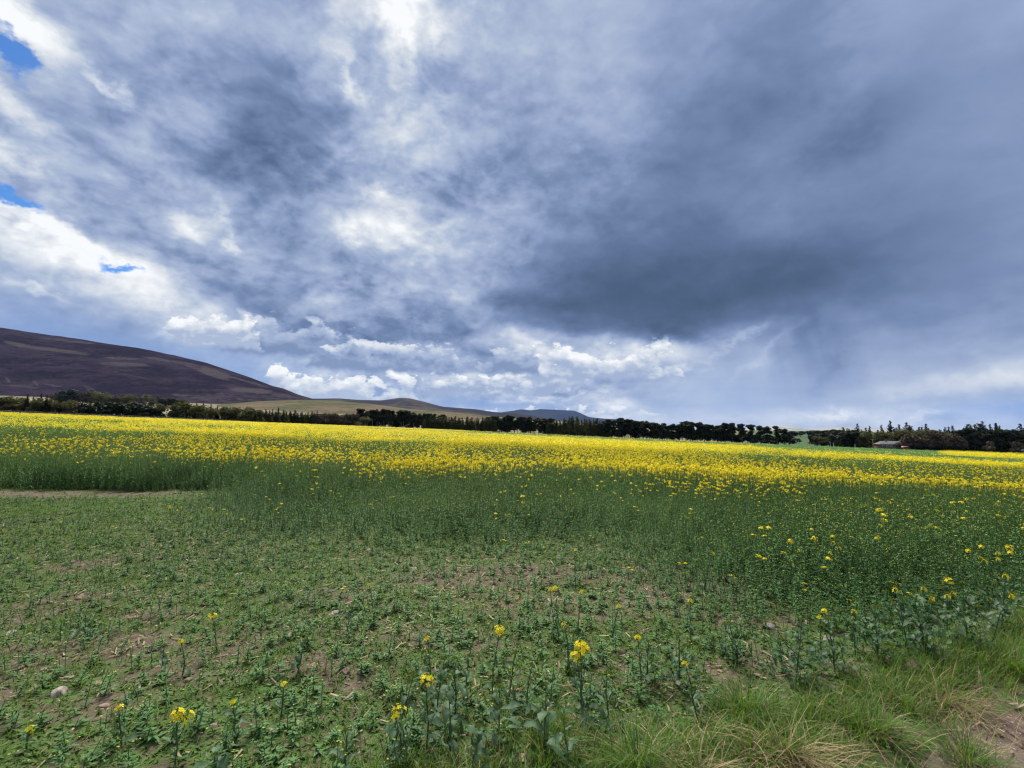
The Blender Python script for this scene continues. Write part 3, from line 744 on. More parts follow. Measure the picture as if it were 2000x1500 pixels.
def build_trees():
    # hedgerow along the left edge of the field
    L1 = [(-60, 768), (60, 775), (130, 780), (300, 792), (500, 800), (690, 808)]
    stand('leafing_tree', -50, 150, 16, [(-60, 772), (20, 776), (150, 783)], 6, 'olive leafing hedgerow tree behind the far left edge of the yellow field', 'leafing trees at the far left', 1.15, 4)
    for px, top in ((52, 770), (64, 775), (79, 769), (90, 772), (118, 775), (128, 780)):
        tree('spruce_tree', px, top, 9, 'dark pointed spruce rising from the olive trees at the far left', 'dark spruces at the far left', wide=1.15)
    stand('evergreen_shrub', 140, 305, 14, [(140, 788), (200, 785), (250, 786), (305, 795)], 8, 'black green dense shrub in the dark clump under the heather hill', 'dark shrub clump under the heather hill', 1.3, 4)
    stand('leafing_tree', 300, 440, 11, [(300, 797), (350, 785), (440, 794)], 6, 'olive tree in the mixed belt right of the dark shrub clump', 'olive trees of the mixed belt', 1.2, 5)
    for px, top in ((342, 784), (357, 783), (384, 788), (397, 787), (412, 789), (425, 791), (437, 795), (450, 796)):
        tree('spruce_tree', px, top, 14, 'dark spruce in the mixed belt below the end of the heather hill', 'dark spruces of the mixed belt', wide=1.25)
    stand('leafing_tree', 430, 520, 9, [(430, 795), (520, 801)], 6, 'olive tree in front of the tan moorland slope', 'olive trees before the tan slope', 1.15, 4)
    tree('spruce_tree', 544, 796, 10, 'darkest and tallest spruce before the tan moorland slope', None, wide=1.25)
    tree('spruce_tree', 533, 799, 12, 'shorter dark spruce left of the tallest one before the tan slope', None, wide=1.2)
    tree('spruce_tree', 620, 801, 14, 'dark spruce between the larches and the grey brown trees', None, wide=1.1)
    stand('larch_tree', 498, 625, 24, [(498, 800), (560, 801), (625, 806)], 6, 'yellow green young larch in the belt before the tan slope', 'young larches before the tan slope', 1.9, 5)
    stand('evergreen_shrub', 440, 690, 22, [(440, 806), (560, 810), (690, 818)], 16, 'dark undergrowth shrub in the belt before the tan slope', 'undergrowth before the tan slope', 1.3, 4)
    stand('bare_tree', 612, 690, 17, [(612, 807), (650, 806), (690, 811)], 4, 'grey brown leafless tree just left of the tall pine block', 'leafless trees left of the pines', 1.25, 4)
    # second hedgerow further up the slope
    for i in range(26):
        px = 98 + 265 * (i + random.uniform(.2, .8)) / 26
        k = 'evergreen_shrub' if 116 < px < 146 or 305 < px < 350 else random.choice(['leafing_tree', 'bare_tree', 'leafing_tree'])
        lab = {'evergreen_shrub': 'dark evergreen in the upper hedgerow below the heather hill', 'leafing_tree': 'olive tree in the upper hedgerow below the heather hill', 'bare_tree': 'brown leafless tree in the upper hedgerow below the heather hill'}[k]
        top = float(np.interp(px, [95, 125, 150, 200, 260, 300, 350], [768, 762, 762, 768, 772, 774, 778])) + random.uniform(-1, 4)
        tree(k, px, top, 0, lab, {'evergreen_shrub': 'dark evergreens of the upper hedgerow', 'leafing_tree': 'olive trees of the upper hedgerow', 'bare_tree': 'leafless trees of the upper hedgerow'}[k], depth=random.uniform(690, 760), wide=1.3)
    # the tall pine block in the middle
    stand('tall_pine_tree', 698, 850, 22, [(690, 806), (708, 799), (740, 800), (800, 801), (850, 808)], 8, 'tall dark pine with bare pale trunk in the middle block', 'tall pines of the middle block', 1.15, 4, 14)
    stand('pine_tree', 690, 870, 20, [(690, 808), (720, 802), (780, 806), (870, 812)], 20, 'dark pine at the back of the middle block', 'pines at the back of the middle block', 1.25, 5, 14)
    stand('evergreen_shrub', 690, 880, 18, [(690, 816), (780, 818), (880, 824)], 26, 'dark undergrowth tree behind the trunks of the middle pine block', 'undergrowth of the middle block', 1.2, 4)
    tree('leafing_tree', 712, 815, -4, 'big rounded grey green bush standing in front of the tall pine block', None, wide=1.9)
    stand('larch_tree', 825, 968, 40, [(825, 812), (900, 815), (968, 817)], 4, 'dull green young larch in the low stretch right of the pine block', 'young larches right of the pine block', 1.7, 4)
    stand('evergreen_shrub', 960, 1180, 20, [(960, 824), (1180, 832)], 22, 'dark undergrowth tree below the flat topped blue hill', 'undergrowth below the blue hill', 1.3, 4)
    stand('pine_tree', 955, 1078, 24, [(955, 812), (990, 813), (1040, 817), (1075, 818)], 10, 'dark pine standing below the flat topped blue hill', 'pines below the blue hill', 1.15, 5)
    stand('larch_tree', 1070, 1185, 26, [(1070, 818), (1120, 815), (1185, 820)], 6, 'yellow green larch in the light stretch right of the blue hill', 'larches right of the blue hill', 1.6, 4)
    for px in (1125, 1130, 1145, 1112):
        tree('birch_tree', px, 819, 1, 'birch with white trunk at the edge of the yellow green larches', 'white trunked birches', wide=1.1)
    sky = [(1175, 823), (1195, 820), (1215, 815), (1232, 819), (1250, 820), (1262, 824), (1280, 827), (1300, 828), (1325, 826), (1350, 823), (1375, 827), (1400, 829), (1425, 826), (1440, 827), (1462, 828), (1480, 831), (1505, 831), (1535, 836)]
    stand('pine_tree', 1180, 1425, 46, sky, 6, 'dark pine in the long belt right of centre', 'pines of the long belt', 1.12, 4, 16)
    for px, top in ((1428, 826), (1447, 827), (1464, 829), (1482, 831), (1497, 832), (1515, 832), (1531, 837)):
        tree('pine_tree', px, top, 8, 'spaced dark pine at the thin end of the belt with light between trunks', 'spaced pines at the end of the belt', wide=1.15)
    stand('evergreen_shrub', 1175, 1470, 34, [(1175, 835), (1330, 842), (1470, 848)], 18, 'low dark shrub under the pines of the long belt', 'low shrubs under the long belt', 1.2, 3)
    stand('evergreen_shrub', 1420, 1545, 12, [(1420, 847), (1545, 851)], 20, 'low dark bush behind the spaced pines at the end of the belt', 'bushes behind the spaced pines', 1.4, 3)
    # gap and the wood far beyond it
    stand_far = [(1545, 841), (1560, 842), (1575, 840), (1590, 839), (1605, 841), (1620, 838), (1635, 839)]
    for px, top in stand_far:
        tree('evergreen_shrub', px, top + .5, 0, 'far off dark tree in the gap left of the right hand wood', 'far trees in the gap', depth=random.uniform(800, 900), wide=2.2)
    tree('evergreen_shrub', 1537, 846, 6, 'dark bush closing the right end of the pine belt', None, wide=1.6)
    # right hand wood
    sk2 = [(1575, 843), (1600, 838), (1640, 832), (1665, 829), (1700, 830), (1735, 826), (1760, 830), (1800, 832), (1850, 833), (1880, 830), (1900, 824), (1925, 824), (1945, 829), (2000, 834), (2060, 834)]
    stand('evergreen_shrub', 1580, 1660, 10, [(1580, 846), (1620, 842), (1660, 840)], 8, 'dark rounded tree at the left end of the right hand wood', 'rounded trees of the right hand wood', 1.3, 4)
    stand('spruce_tree', 1640, 1880, 30, sk2, 22, 'dark pointed spruce behind the low stone house', 'spruces behind the house', 1.35, 9, 16)
    stand('leafing_tree', 1655, 1860, 14, [(1655, 846), (1720, 842), (1860, 842)], 14, 'dull olive tree in front of the spruces near the house', 'olive trees near the house', 1.3, 5)
    stand('spruce_tree', 1880, 2060, 26, sk2, 14, 'tall dark spruce at the far right of the wood', 'spruces at the far right', 1.45, 9, 22)
    stand('pine_tree', 1870, 2060, 15, [(1870, 838), (2060, 840)], 10, 'dark pine low in the far right wood', 'pines at the far right', 1.3, 5)
    stand('bare_tree', 1762, 1870, 12, [(1762, 850), (1800, 846), (1840, 846), (1870, 851)], 6, 'brown leafless tree beside the red van and the house', 'leafless trees beside the house', 1.25, 4)
    for px, top, lab in ((1928, 862, 'small brown leafless bush in front of the far right spruces'), (1978, 863, 'pale brown bush beside the white signboard')):
        tree('bare_tree', px, top, 2, lab, None, wide=1.1)
    stand('leafing_tree', 1585, 1650, 6, [(1585, 853), (1650, 855)], 2, 'low scrubby bush at the foot of the right hand wood', 'scrub at the foot of the right hand wood', 1.2, 2)
build_trees()

# ------------------------------------------------------------------ far field furniture
def far_point(px, behind):
    t = (px - 1000) / FOC; d = float(edge_depth(t)) + behind
    return t * d, d, float(ground_z(t * d, d, False))
def build_wall():
    b = MB(); P = np.linspace(-40, 490, 260); g = np.random.default_rng(5)
    top = []; 
    for px in P:
        x, y, z = far_point(px, 3.0); top.append((x, y, z - .3, z + 1.5 + g.uniform(-.12, .12)))
    V = []
    for (x, y, z0, z1) in top: V += [(x, y - .3, z0), (x, y - .22, z1), (x, y + .22, z1), (x, y + .3, z0)]
    n = len(top)
    F = [(4 * k + q, 4 * (k + 1) + q, 4 * (k + 1) + q + 1, 4 * k + q + 1) for k in range(n - 1) for q in range(3)]
    b.add(V, F)
    o = link('stone_wall', b.mesh('stone_wall', [noise_mat('wall_stone', (.030, .028, .026), (.12, .11, .10), 1.2, .95)]))
    tag(o, 'long dark dry stone wall along the far left edge of the yellow field', 'stone wall')
build_wall()
def build_house():
    x, y, z = far_point(1737, 9)
    root = empty('house', (x, y, z), R(-8))
    tag(root, 'low stone house with grey slate roof before the right hand wood', 'house')
    stone = noise_mat('house_stone', (.085, .055, .040), (.18, .13, .10), 1.5, .9)
    slate = noise_mat('slate_roof', (.050, .050, .056), (.095, .092, .096), 2.5, .7)
    dark = noise_mat('window_glass', (.02, .022, .026), (.05, .055, .06), 1, .2)
    frame = noise_mat('white_frame', (.55, .55, .53), (.7, .7, .68), 2, .5)
    b = MB(); L, W, Hh = 9.6, 3.4, 3.6
    b.add([(-L, -W, -1), (L, -W, -1), (L, W, -1), (-L, W, -1), (-L, -W, Hh), (L, -W, Hh), (L, W, Hh), (-L, W, Hh)], [(0, 1, 5, 4), (1, 2, 6, 5), (2, 3, 7, 6), (3, 0, 4, 7)])
    link('wall', b.mesh('wall', [stone]), root)
    b = MB(); e = .45
    b.add([(-L - e, -W - e, Hh - .1), (L + e, -W - e, Hh - .1), (L + e, W + e, Hh - .1), (-L - e, W + e, Hh - .1), (-L + 2.6, 0, Hh + 2.0), (L - 2.0, 0, Hh + 2.0)], [(0, 1, 5, 4), (2, 3, 4, 5)])
    b.add([(-L - e, -W - e, Hh - .1), (-L - e, W + e, Hh - .1), (-L + 2.6, 0, Hh + 2.0), (L + e, -W - e, Hh - .1), (L + e, W + e, Hh - .1), (L - 2.0, 0, Hh + 2.0)], [(1, 0, 2), (3, 4, 5)])
    rf = link('roof', b.mesh('roof', [slate]), root)
    for cx in (-4.2, 5.6):
        b = MB(); b.box((cx - .4, -.35, Hh + 1.2), (cx + .4, .35, Hh + 2.7)); b.box((cx - .48, -.43, Hh + 2.7), (cx + .48, .43, Hh + 2.85)); link('chimney', b.mesh('chimney', [stone]), rf)
    for cx in (-7.6, -5, -2.4, 2.2, 4.8, 7.4):
        b = MB(); b.box((cx - .6, -W - .05, 1.2), (cx + .6, -W + .02, 2.7)); f = link('window', b.mesh('window', [frame]), root)
        b = MB(); b.box((cx - .5, -W - .07, 1.3), (cx - .04, -W - .02, 2.6)); b.box((cx + .04, -W - .07, 1.3), (cx + .5, -W - .02, 2.6)); link('pane', b.mesh('pane', [dark]), f)
    b = MB(); b.box((-.55, -W - .06, -.2), (.55, -W + .02, 2.2)); link('door', b.mesh('door', [noise_mat('door_paint', (.05, .09, .07), (.07, .12, .09), 2, .5)]), root)
build_house()
def build_van():
    x, y, z = far_point(1763, 3)
    root = empty('van', (x, y, z + .45), R(4))
    root.scale = (.85, .85, .85)
    tag(root, 'red van with white roof parked beside the stone house', 'van')
    red = noise_mat('red_paint', (.28, .03, .03), (.36, .045, .04), 1, .35); white = noise_mat('white_paint', (.7, .7, .68), (.8, .8, .78), 1, .4)
    glass = noise_mat('van_glass', (.02, .025, .03), (.04, .045, .05), 1, .15); rub = noise_mat('tyre_rubber', (.015, .015, .015), (.03, .03, .03), 3, .8)
    prof = [(-2.9, .35), (2.9, .35), (2.95, 1.05), (1.9, 1.25), (1.35, 1.95), (-2.85, 2.0)]
    n = len(prof); b = MB(); W = .95
    V = [(p[0], -W, p[1]) for p in prof] + [(p[0], W, p[1]) for p in prof]
    b.add(V, [(i, (i + 1) % n, (i + 1) % n + n, i + n) for i in range(n)])
    for s in (0, n): b.add(V, [(s, s + 1, s + 2, s + 3), (s, s + 3, s + 4, s + 5)])
    link('body', b.mesh('body', [red]), root)
    b = MB(); b.box((-2.8, -.9, 1.99), (1.3, .9, 2.3)); link('roof', b.mesh('roof', [white]), root)
    for x0, x1 in ((.35, 1.25), (-.75, .2), (-1.9, -.9)):
        b = MB(); b.add([(x0, -W - .015, 1.25), (x1 + (.3 if x0 > .3 else 0), -W - .015, 1.25), (x1, -W - .015, 1.8), (x0, -W - .015, 1.8)], [(0, 1, 2, 3)]); link('window', b.mesh('window', [glass]), root)
    for cx in (-1.8, 1.9):
        for sy in (-1, 1):
            b = MB(); b.tube([(cx, sy * .78, .36), (cx, sy * .99, .36)], [.36, .36], 16)
            b.add([(cx + .36 * math.cos(6.283 * i / 16), sy * .99, .36 + .36 * math.sin(6.283 * i / 16)) for i in range(16)] + [(cx, sy * .995, .36)], [(i, (i + 1) % 16, 16) for i in range(16)])
            link('wheel', b.mesh('wheel', [rub]), root)
build_van()
def build_posts():
    wood = noise_mat('pole_wood', (.30, .29, .27), (.5, .48, .45), 2, .8); white = noise_mat('white_board', (.72, .72, .70), (.82, .82, .8), 2, .5)
    x, y, z = far_point(1700, 4)
    b = MB(); b.tube([(0, 0, -1), (0, 0, 3), (.03, 0, 6.4)], [.13, .12, .10], 8)
    root = empty('pole', (x, y, z)); tag(root, 'single pale wooden pole standing left of the stone house', 'pole')
    link('shaft', b.mesh('shaft', [wood]), root)
    b = MB(); b.box((-.7, -.06, 5.9), (.7, .06, 6.05)); link('crossarm', b.mesh('crossarm', [wood]), root)
    x, y, z = far_point(1988, 1)
    root = empty('signboard', (x, y, z)); tag(root, 'small plain white signboard on posts at the far right field edge', 'signboard')
    b = MB(); b.box((-.85, -.04, 1.9), (.85, .04, 3.2)); link('board', b.mesh('board', [white]), root)
    for cx in (-.6, .6):
        b = MB(); b.tube([(cx, .09, -1), (cx, .09, 3.0)], [.05, .05], 6); link('post', b.mesh('post', [wood]), root)
    for px, h, lab in ((1617, 3.4, 'taller white marker post before the right hand wood'), (1623, 2.8, 'shorter white marker post before the right hand wood'), (1665, 2.4, 'low pale marker post left of the wooden pole')):
        x, y, z = far_point(px, 2)
        b = MB(); b.tube([(0, 0, -1), (0, 0, h)], [.16, .14], 8); b.tube([(0, 0, h), (0, 0, h + .12)], [.19, .05], 8)
        tag(link('marker_post', b.mesh('marker_post', [white]), None, (x, y, z)), lab, 'post')
build_posts()

# ------------------------------------------------------------------ the crop and the ground cover
LEAF = leaf_mat('rape_leaf', (.050, .122, .042), (.108, .215, .078), .62, .42, (1.2, 1.25, .6))
GLAUCOUS = leaf_mat('glaucous_leaf', (.024, .062, .028), (.084, .150, .078), .55, .36, (1.1, 1.25, .7), spec=.22)
STEM = leaf_mat('rape_stem', (.060, .115, .045), (.110, .175, .075), .6, .2)
PETAL = leaf_mat('petal', (.64, .53, .012), (.78, .67, .03), .55, .40, (1.0, .95, .5))
BUD = leaf_mat('bud', (.16, .22, .03), (.34, .36, .05), .6, .3)
WEED = leaf_mat('weed_leaf', (.038, .088, .016), (.106, .178, .038), .62, .42)
GRASS = leaf_mat('grass_blade', (.044, .104, .017), (.116, .205, .040), .55, .42, (1.2, 1.15, .5), spec=.18)
STRAW = leaf_mat('dead_straw', (.16, .115, .062), (.34, .26, .155), .7, .2, (1.1, 1.0, .8))

def template():
    return {'V': [], 'F': [], 'm': [], 'n': 0}
def t_add(t, V, F, m):
    V = np.asarray(V, float).reshape(-1, 3); F = np.asarray(F, int) + t['n']
    t['V'].append(V); t['F'].append(F); t['m'].append(np.full(len(F), m)); t['n'] += len(V)
def t_end(t):
    return np.concatenate(t['V']), np.concatenate(t['F']), np.concatenate(t['m'])
def blade(base, az, L, W, up, droop, n=2):
    """leaf as a bent strip of n quads from base, heading az, rising `up` then drooping"""
    base = np.array(base, float); d = np.array([math.cos(az), math.sin(az), 0]); s = np.array([-math.sin(az), math.cos(az), 0])
    V = []
    for k in range(n + 1):
        q = k / n; p = base + d * L * q * math.cos(up) + np.array([0, 0, L * (q * math.sin(up) - droop * q * q)])
        w = W * (0.25 + 1.5 * q * (1.25 - q)) if k < n else W * .08
        V += [p - s * w / 2, p + s * w / 2]
    return V, [(2 * k, 2 * k + 1, 2 * k + 3, 2 * k + 2) for k in range(n)]
def head(t, c, r, n, g, m, size):
    """a rounded raceme: n small open faces over a dome"""
    for i in range(n):
        a = g.uniform(0, 6.283); e = g.uniform(-.25, 1.45)
        d = np.array([math.cos(a) * math.cos(e), math.sin(a) * math.cos(e), math.sin(e)])
        p = np.array(c) + d * r * g.uniform(.55, 1.1) * np.array([1, 1, .85])
        u = np.cross(d + g.normal(0, .35, 3), [0.3, .2, 1]); u /= np.linalg.norm(u) + 1e-9; v = np.cross(d, u)
        s = size * g.uniform(.7, 1.25)
        t_add(t, [p - u * s - v * s * .5, p + u * s * .5 - v * s, p + u * s + v * s * .5, p - u * s * .5 + v * s], [(0, 1, 2, 3)], m)
def rape_template(seed, H=1.0, leaves=8, flower=0, buds=0, fine=True, spread=.16, heads=1):
    """slots: 0 leaf, 1 stem, 2 petal, 3 bud"""
    g = np.random.default_rng(seed); t = template()
    tips = [(g.normal(0, .05), g.normal(0, .05), H)]
    for i in range(heads - 1):
        a = g.uniform(0, 6.28); q = g.uniform(.07, .16); tips.append((q * math.cos(a), q * math.sin(a), H * g.uniform(.78, .98)))
    for j, (x, y, z) in enumerate(tips):
        z0 = 0 if j == 0 else H * .45
        w = .006 if j == 0 else .004
        for a in (0, 1.57) if fine else (g.uniform(0, 3.1),):
            c, s = math.cos(a) * w, math.sin(a) * w
            t_add(t, [(-c, -s, z0), (c, s, z0), (x + c * .6, y + s * .6, z), (x - c * .6, y - s * .6, z)], [(0, 1, 2, 3)], 1)
    for i in range(leaves):
        q = g.uniform(.04, .93); a = g.uniform(0, 6.283); L = spread * (1.25 - .8 * q) * g.uniform(.7, 1.2)
        V, F = blade((tips[0][0] * q, tips[0][1] * q, H * q), a, L, L * .33, g.uniform(.1, 1.1), g.uniform(.1, .7), 2 if fine else 1)
        t_add(t, V, F, 0)
    for k, c in enumerate(tips):
        if flower: head(t, c, .050 if k == 0 else .038, flower if k == 0 else int(flower * .7), g, 2, .016 if fine else .024)
        if buds: head(t, (c[0], c[1], c[2] + .015), .02, buds, g, 3, .009)
    return t_end(t)
def rosette(seed, n=8, L=.045, W=.5, up=.5):
    g = np.random.default_rng(seed); t = template()
    for i in range(n):
        a = g.uniform(0, 6.283); V, F = blade((g.normal(0, .012), g.normal(0, .012), .002), a, L * g.uniform(.5, 1.3), L * W * g.uniform(.6, 1.2), g.uniform(.1, up * 2), g.uniform(0, .5), 1 if n > 9 else 2)
        t_add(t, V, F, 0)
    return t_end(t)
def scatter(temps, which, P, rz, sc, g, tilt=.12, hz=None):
    """copies templates to points P; returns V, F, slots, random value per vertex"""
    Vs, Fs, ms, rs, k = [], [], [], [], 0
    hz = np.ones(len(P)) if hz is None else hz
    rv = g.uniform(0, 1, len(P)); tx, ty = g.normal(0, tilt, len(P)), g.normal(0, tilt, len(P))
    for i, (V, F, m) in enumerate(temps):
        s = np.nonzero(which == i)[0]
        if not len(s): continue
        c, n = np.cos(rz[s])[:, None], np.sin(rz[s])[:, None]
        x, y, z = V[:, 0][None], V[:, 1][None], V[:, 2][None]
        Z = z * (sc[s] * hz[s])[:, None]
        X = (x * c - y * n) * sc[s][:, None] + Z * tx[s][:, None]; Y = (x * n + y * c) * sc[s][:, None] + Z * ty[s][:, None]
        W = np.stack([X, Y, Z], -1) + P[s][:, None, :]
        Vs.append(W.reshape(-1, 3)); Fs.append((F[None] + (np.arange(len(s)) * len(V))[:, None, None] + k).reshape(-1, 4)); k += len(s) * len(V)
        ms.append(np.tile(m, len(s))); rs.append(np.clip(np.repeat(rv[s] * .45 + .55 * sst(fbm(P[s][:, 0] * .45, P[s][:, 1] * .45, 121, 4), .3, .7), len(V)) * .75 + g.uniform(0, .25, len(s) * len(V)), 0, 1))
    return np.concatenate(Vs), np.concatenate(Fs), np.concatenate(ms), np.concatenate(rs)

def wedge(n, d0, d1, g, power=1.0, tmax=1.34):
    """n points between depths d0..d1; density per area falls as depth^-(2-2*power)"""
    u = g.uniform(0, 1, n)
    d = d0 * (d1 / d0) ** u if power == 0 else (d0 ** (2 * power) + u * (d1 ** (2 * power) - d0 ** (2 * power))) ** (1 / (2 * power))
    t = g.uniform(-tmax, tmax, n)
    return t * d, d
def crop_height(x, y):
    """height of the rapeseed above the soil"""
    t = x / y
    n = fbm(x * .35, y * .35, 41, 3) - .5; n2 = fbm(x * 1.3, y * 1.3, 43, 3) - .5
    d = y + n * 2.4 + 1.0 * n2
    left = .10 + .80 * sst(d + 1.4 * n2, 12.3, 14.4)                      # sharp front on the left, after a bare strip
    mid = .10 + .30 * sst(d, 6.2, 9.0) + .50 * sst(d, 8.8, 13.5)
    right = .14 + .26 * sst(d, 4.0, 6.4) + .45 * sst(d, 8.0, 14)
    k1 = sst(t, -.72, -.38); k2 = sst(t, .18, .62)
    return (left * (1 - k1) + mid * k1) * (1 - k2) + right * k2
def crop_density(x, y):
    t = x / y
    n = fbm(x * .5, y * .5, 47, 4)
    d = y + (n - .5) * 2.5
    left = (.14 + .12 * sst(d, 7, 10)) * (1 - sst(y, 11.9, 12.3)) + .95 * sst(y + (n - .5) * .8, 13.2, 13.8)
    mid = .24 + .40 * sst(d, 5.8, 8.4) + .45 * sst(d, 8.0, 10)
    right = .18 + .55 * sst(d, 3.6, 5.4) + .3 * sst(d, 5.5, 9)
    k1 = sst(t, -.72, -.38); k2 = sst(t, .18, .62)
    v = -.423 * x + .906 * y
    return np.clip(((left * (1 - k1) + mid * k1) * (1 - k2) + right * k2) * (.35 + 1.3 * n), 0, 1) * sst(v, 2.1, 2.7)
def flower_chance(x, y):
    t = x / y; px = 1000 + FOC * t
    n = fbm(x * .22, y * .10, 53, 4); nb = fbm(x * .035, y * .012, 59, 3); nf = fbm(x * .6, y * .6, 61, 3)
    d = y + (n - .5) * 5
    front = np.interp(px, [-100, 0, 400, 800, 1200, 1600, 2000, 2100], [15.0, 15.0, 14.6, 14.0, 13.8, 14.6, 14.4, 14.4])
    p = .006 + .075 * sst(d, 9.6, 12.4) * (1 - .7 * sst(px, 1350, 1600)) * sst(px, 350, 900) + .007 * sst(px, 1500, 1800) * sst(d, 5, 8)
    p = p * (.2 + 2.6 * sst(nf, .5, .75))
    full = .26 + .68 * sst(nb + (n - .5) * .9, .38, .60)
    full = np.where(px < 500, full * (.50 + .50 * sst(px, 0, 500)), full)
    full = full * (1 - .34 * sst(px, 1200, 1650) * (1 - .8 * sst(nb, .5, .7)))
    p = p + (full - p) * sst(d, front, front + 1.6)
    p = p * (1 - .50 * sst(y + (n - .5) * 6, 17, 23) * (1 - sst(y, 42, 70)) * np.clip(1.7 - 2.0 * nb, 0.2, 1)) * (1 - .35 * sst(y, 40, 60))
    # greener strip beyond the crest right of the middle, yellow again at the far right
    g1 = sst(y, 105, 150) * sst(px, 820, 960) * (1 - .75 * sst(px, 1830, 1850))
    p = p * (1 - .93 * g1 * np.clip(.75 + nb * .6, 0, 1))
    g2 = sst(y, 55, 75) * sst(px, 1440, 1540) * (1 - sst(y, 105, 120) * sst(px, 1820, 1845))
    p = p * (1 - .85 * g2)
    ys = sst(y, 130, 150) * sst(px, 1822, 1850) * (1 - sst(y, 250, 270))
    p = np.maximum(p, .97 * ys)
    rim = sst(y - edge_depth(t), -22, -8) * (px < 900)
    return np.clip(p * (1 - .55 * rim), 0, 1)

def build_crop():
    g = np.random.default_rng(101)
    parts = []
    def lay(temps_green, temps_flower, n, d0, d1, power, dens_gain, sc=(1, 1)):
        n = int(n * 1.19)
        x, y = wedge(n, d0, d1, g, power)
        keep = g.uniform(0, 1, n) < crop_density(x, y) * dens_gain
        t = x / y; keep &= y < edge_depth(t) - 1
        x, y = x[keep], y[keep]
        h = crop_height(x, y) * g.uniform(.72, 1.15, len(x)) * np.where(y < 8.5, g.uniform(.5, 1.7, len(x)), 1)
        fl = g.uniform(0, 1, len(x)) < flower_chance(x, y)
        P = np.stack([x, y, ground_z(x, y)], -1)
        temps = temps_green + temps_flower
        which = np.where(fl, len(temps_green) + g.integers(0, len(temps_flower), len(x)), g.integers(0, len(temps_green), len(x)))
        s = np.clip(h, .25, 1.2) ** .5 * (sc[0] if np.isscalar(sc[0]) else 1)
        s = np.maximum(s, .5)
        V, F, m, r = scatter(temps, which, P, g.uniform(0, 6.28, len(x)), s, g, .10, h / s)
        # big soft differences of growth across the field
        parts.append((V, F, m, r))
    G1 = [rape_template(s, 1.0, 24, 0, 1, True, .115, 2) for s in (1, 2, 3, 4)]; F1 = [rape_template(s, 1.0, 22, 15, 2, True, .115, 2) for s in (5, 6, 7)]
    G0 = [rape_template(s, 1.0, n, 0, b, True, sp, h) for s, n, b, sp, h in ((61, 9, 0, .10, 1), (62, 12, 4, .08, 2), (63, 7, 0, .14, 1), (64, 16, 5, .07, 3), (65, 30, 2, .12, 3))]
    G2 = [rape_template(s, 1.0, 14, 0, 2, False, .15, 2) for s in (8, 9, 10)]; F2 = [rape_template(s, 1.02, 12, 9, 0, False, .15, 2) for s in (11, 12, 13, 14)]
    lay(G0 + G1, F1, 22000, 2.3, 9.0, 1.0, 1.0)
    lay(G1, F1, 21000, 9.0, 15.5, 1.0, .95)
    lay(G2, F2, 34000, 15.5, 45, .5, 1.0)
    # far crop: canopy tufts that stand for a few plants each
    def tuft(seed, flower):
        gg = np.random.default_rng(seed); t = template()
        for i in range(5):
            a = gg.uniform(0, 6.28); V, F = blade((gg.normal(0, .1), gg.normal(0, .1), .5 * gg.uniform(.2, 1)), a, .34, .2, gg.uniform(.5, 1.3), .2, 1); t_add(t, V, F, 0)
        if flower:
            for i in range(7):
                c = (gg.normal(0, .14), gg.normal(0, .14), gg.uniform(.78, 1.04)); head(t, c, .03, 1, gg, 2, .05)
        return t_end(t)
    GT = [tuft(s, False) for s in (21, 22, 23)]; FT = [tuft(s, True) for s in (24, 25, 26, 27)]
    n = 143000
    x, y = wedge(n, 43, 335, g, 0); t = x / y
    keep = y < edge_depth(t) - 1.0; x, y = x[keep], y[keep]
    fl = g.uniform(0, 1, len(x)) < flower_chance(x, y)
    which = np.where(fl, 3 + g.integers(0, 4, len(x)), g.integers(0, 3, len(x)))
    s = (y / 45.0) ** .62 * g.uniform(.75, 1.2, len(x)); h = .92 * g.uniform(.82, 1.1, len(x)) * (1 + .05 * fl)
    V, F, m, r = scatter([*GT, *FT], which, np.stack([x, y, ground_z(x, y)], -1), g.uniform(0, 6.28, len(x)), s, g, .05, h / s)
    parts.append((V, F, m, r))
    k = 0; Vs, Fs = [], []
    for V, F, m, r in parts: Vs.append(V); Fs.append(F + k); k += len(V)
    me = mesh_np('rapeseed_crop', np.concatenate(Vs), np.concatenate(Fs), [LEAF, STEM, PETAL, BUD], np.concatenate([p[2] for p in parts]), {'rnd': np.concatenate([p[3] for p in parts])})
    tag(link('rapeseed_crop', me), 'dense green rapeseed crop in yellow flower covering the whole field', 'rapeseed', None, 'stuff')
build_crop()

def grass_blades(base, az, L, W, lean, curl, n=3):
    """many grass blades at once; base (N,3)"""
    N = len(base); d = np.stack([np.cos(az), np.sin(az), 0 * az], -1); s = np.stack([-np.sin(az), np.cos(az), 0 * az], -1)
    V = np.zeros((N, 2 * (n + 1), 3))
    for k in range(n + 1):
        q = k / n
        out = lean * q + curl * q * q; up = np.sqrt(np.clip(1 - (lean + curl * q) ** 2 * .55, .05, 1)) * q - .35 * curl * q * q
        p = base + d * (L * out)[:, None] + np.array([0, 0, 1.0]) * (L * up)[:, None]
        w = (W * (1 - q ** 1.6 * .9))[:, None] * .5
        V[:, 2 * k] = p - s * w; V[:, 2 * k + 1] = p + s * w
    F = np.array([(2 * k, 2 * k + 1, 2 * k + 3, 2 * k + 2) for k in range(n)])
    F = (F[None] + (np.arange(N) * 2 * (n + 1))[:, None, None]).reshape(-1, 4)
    return V.reshape(-1, 3), F
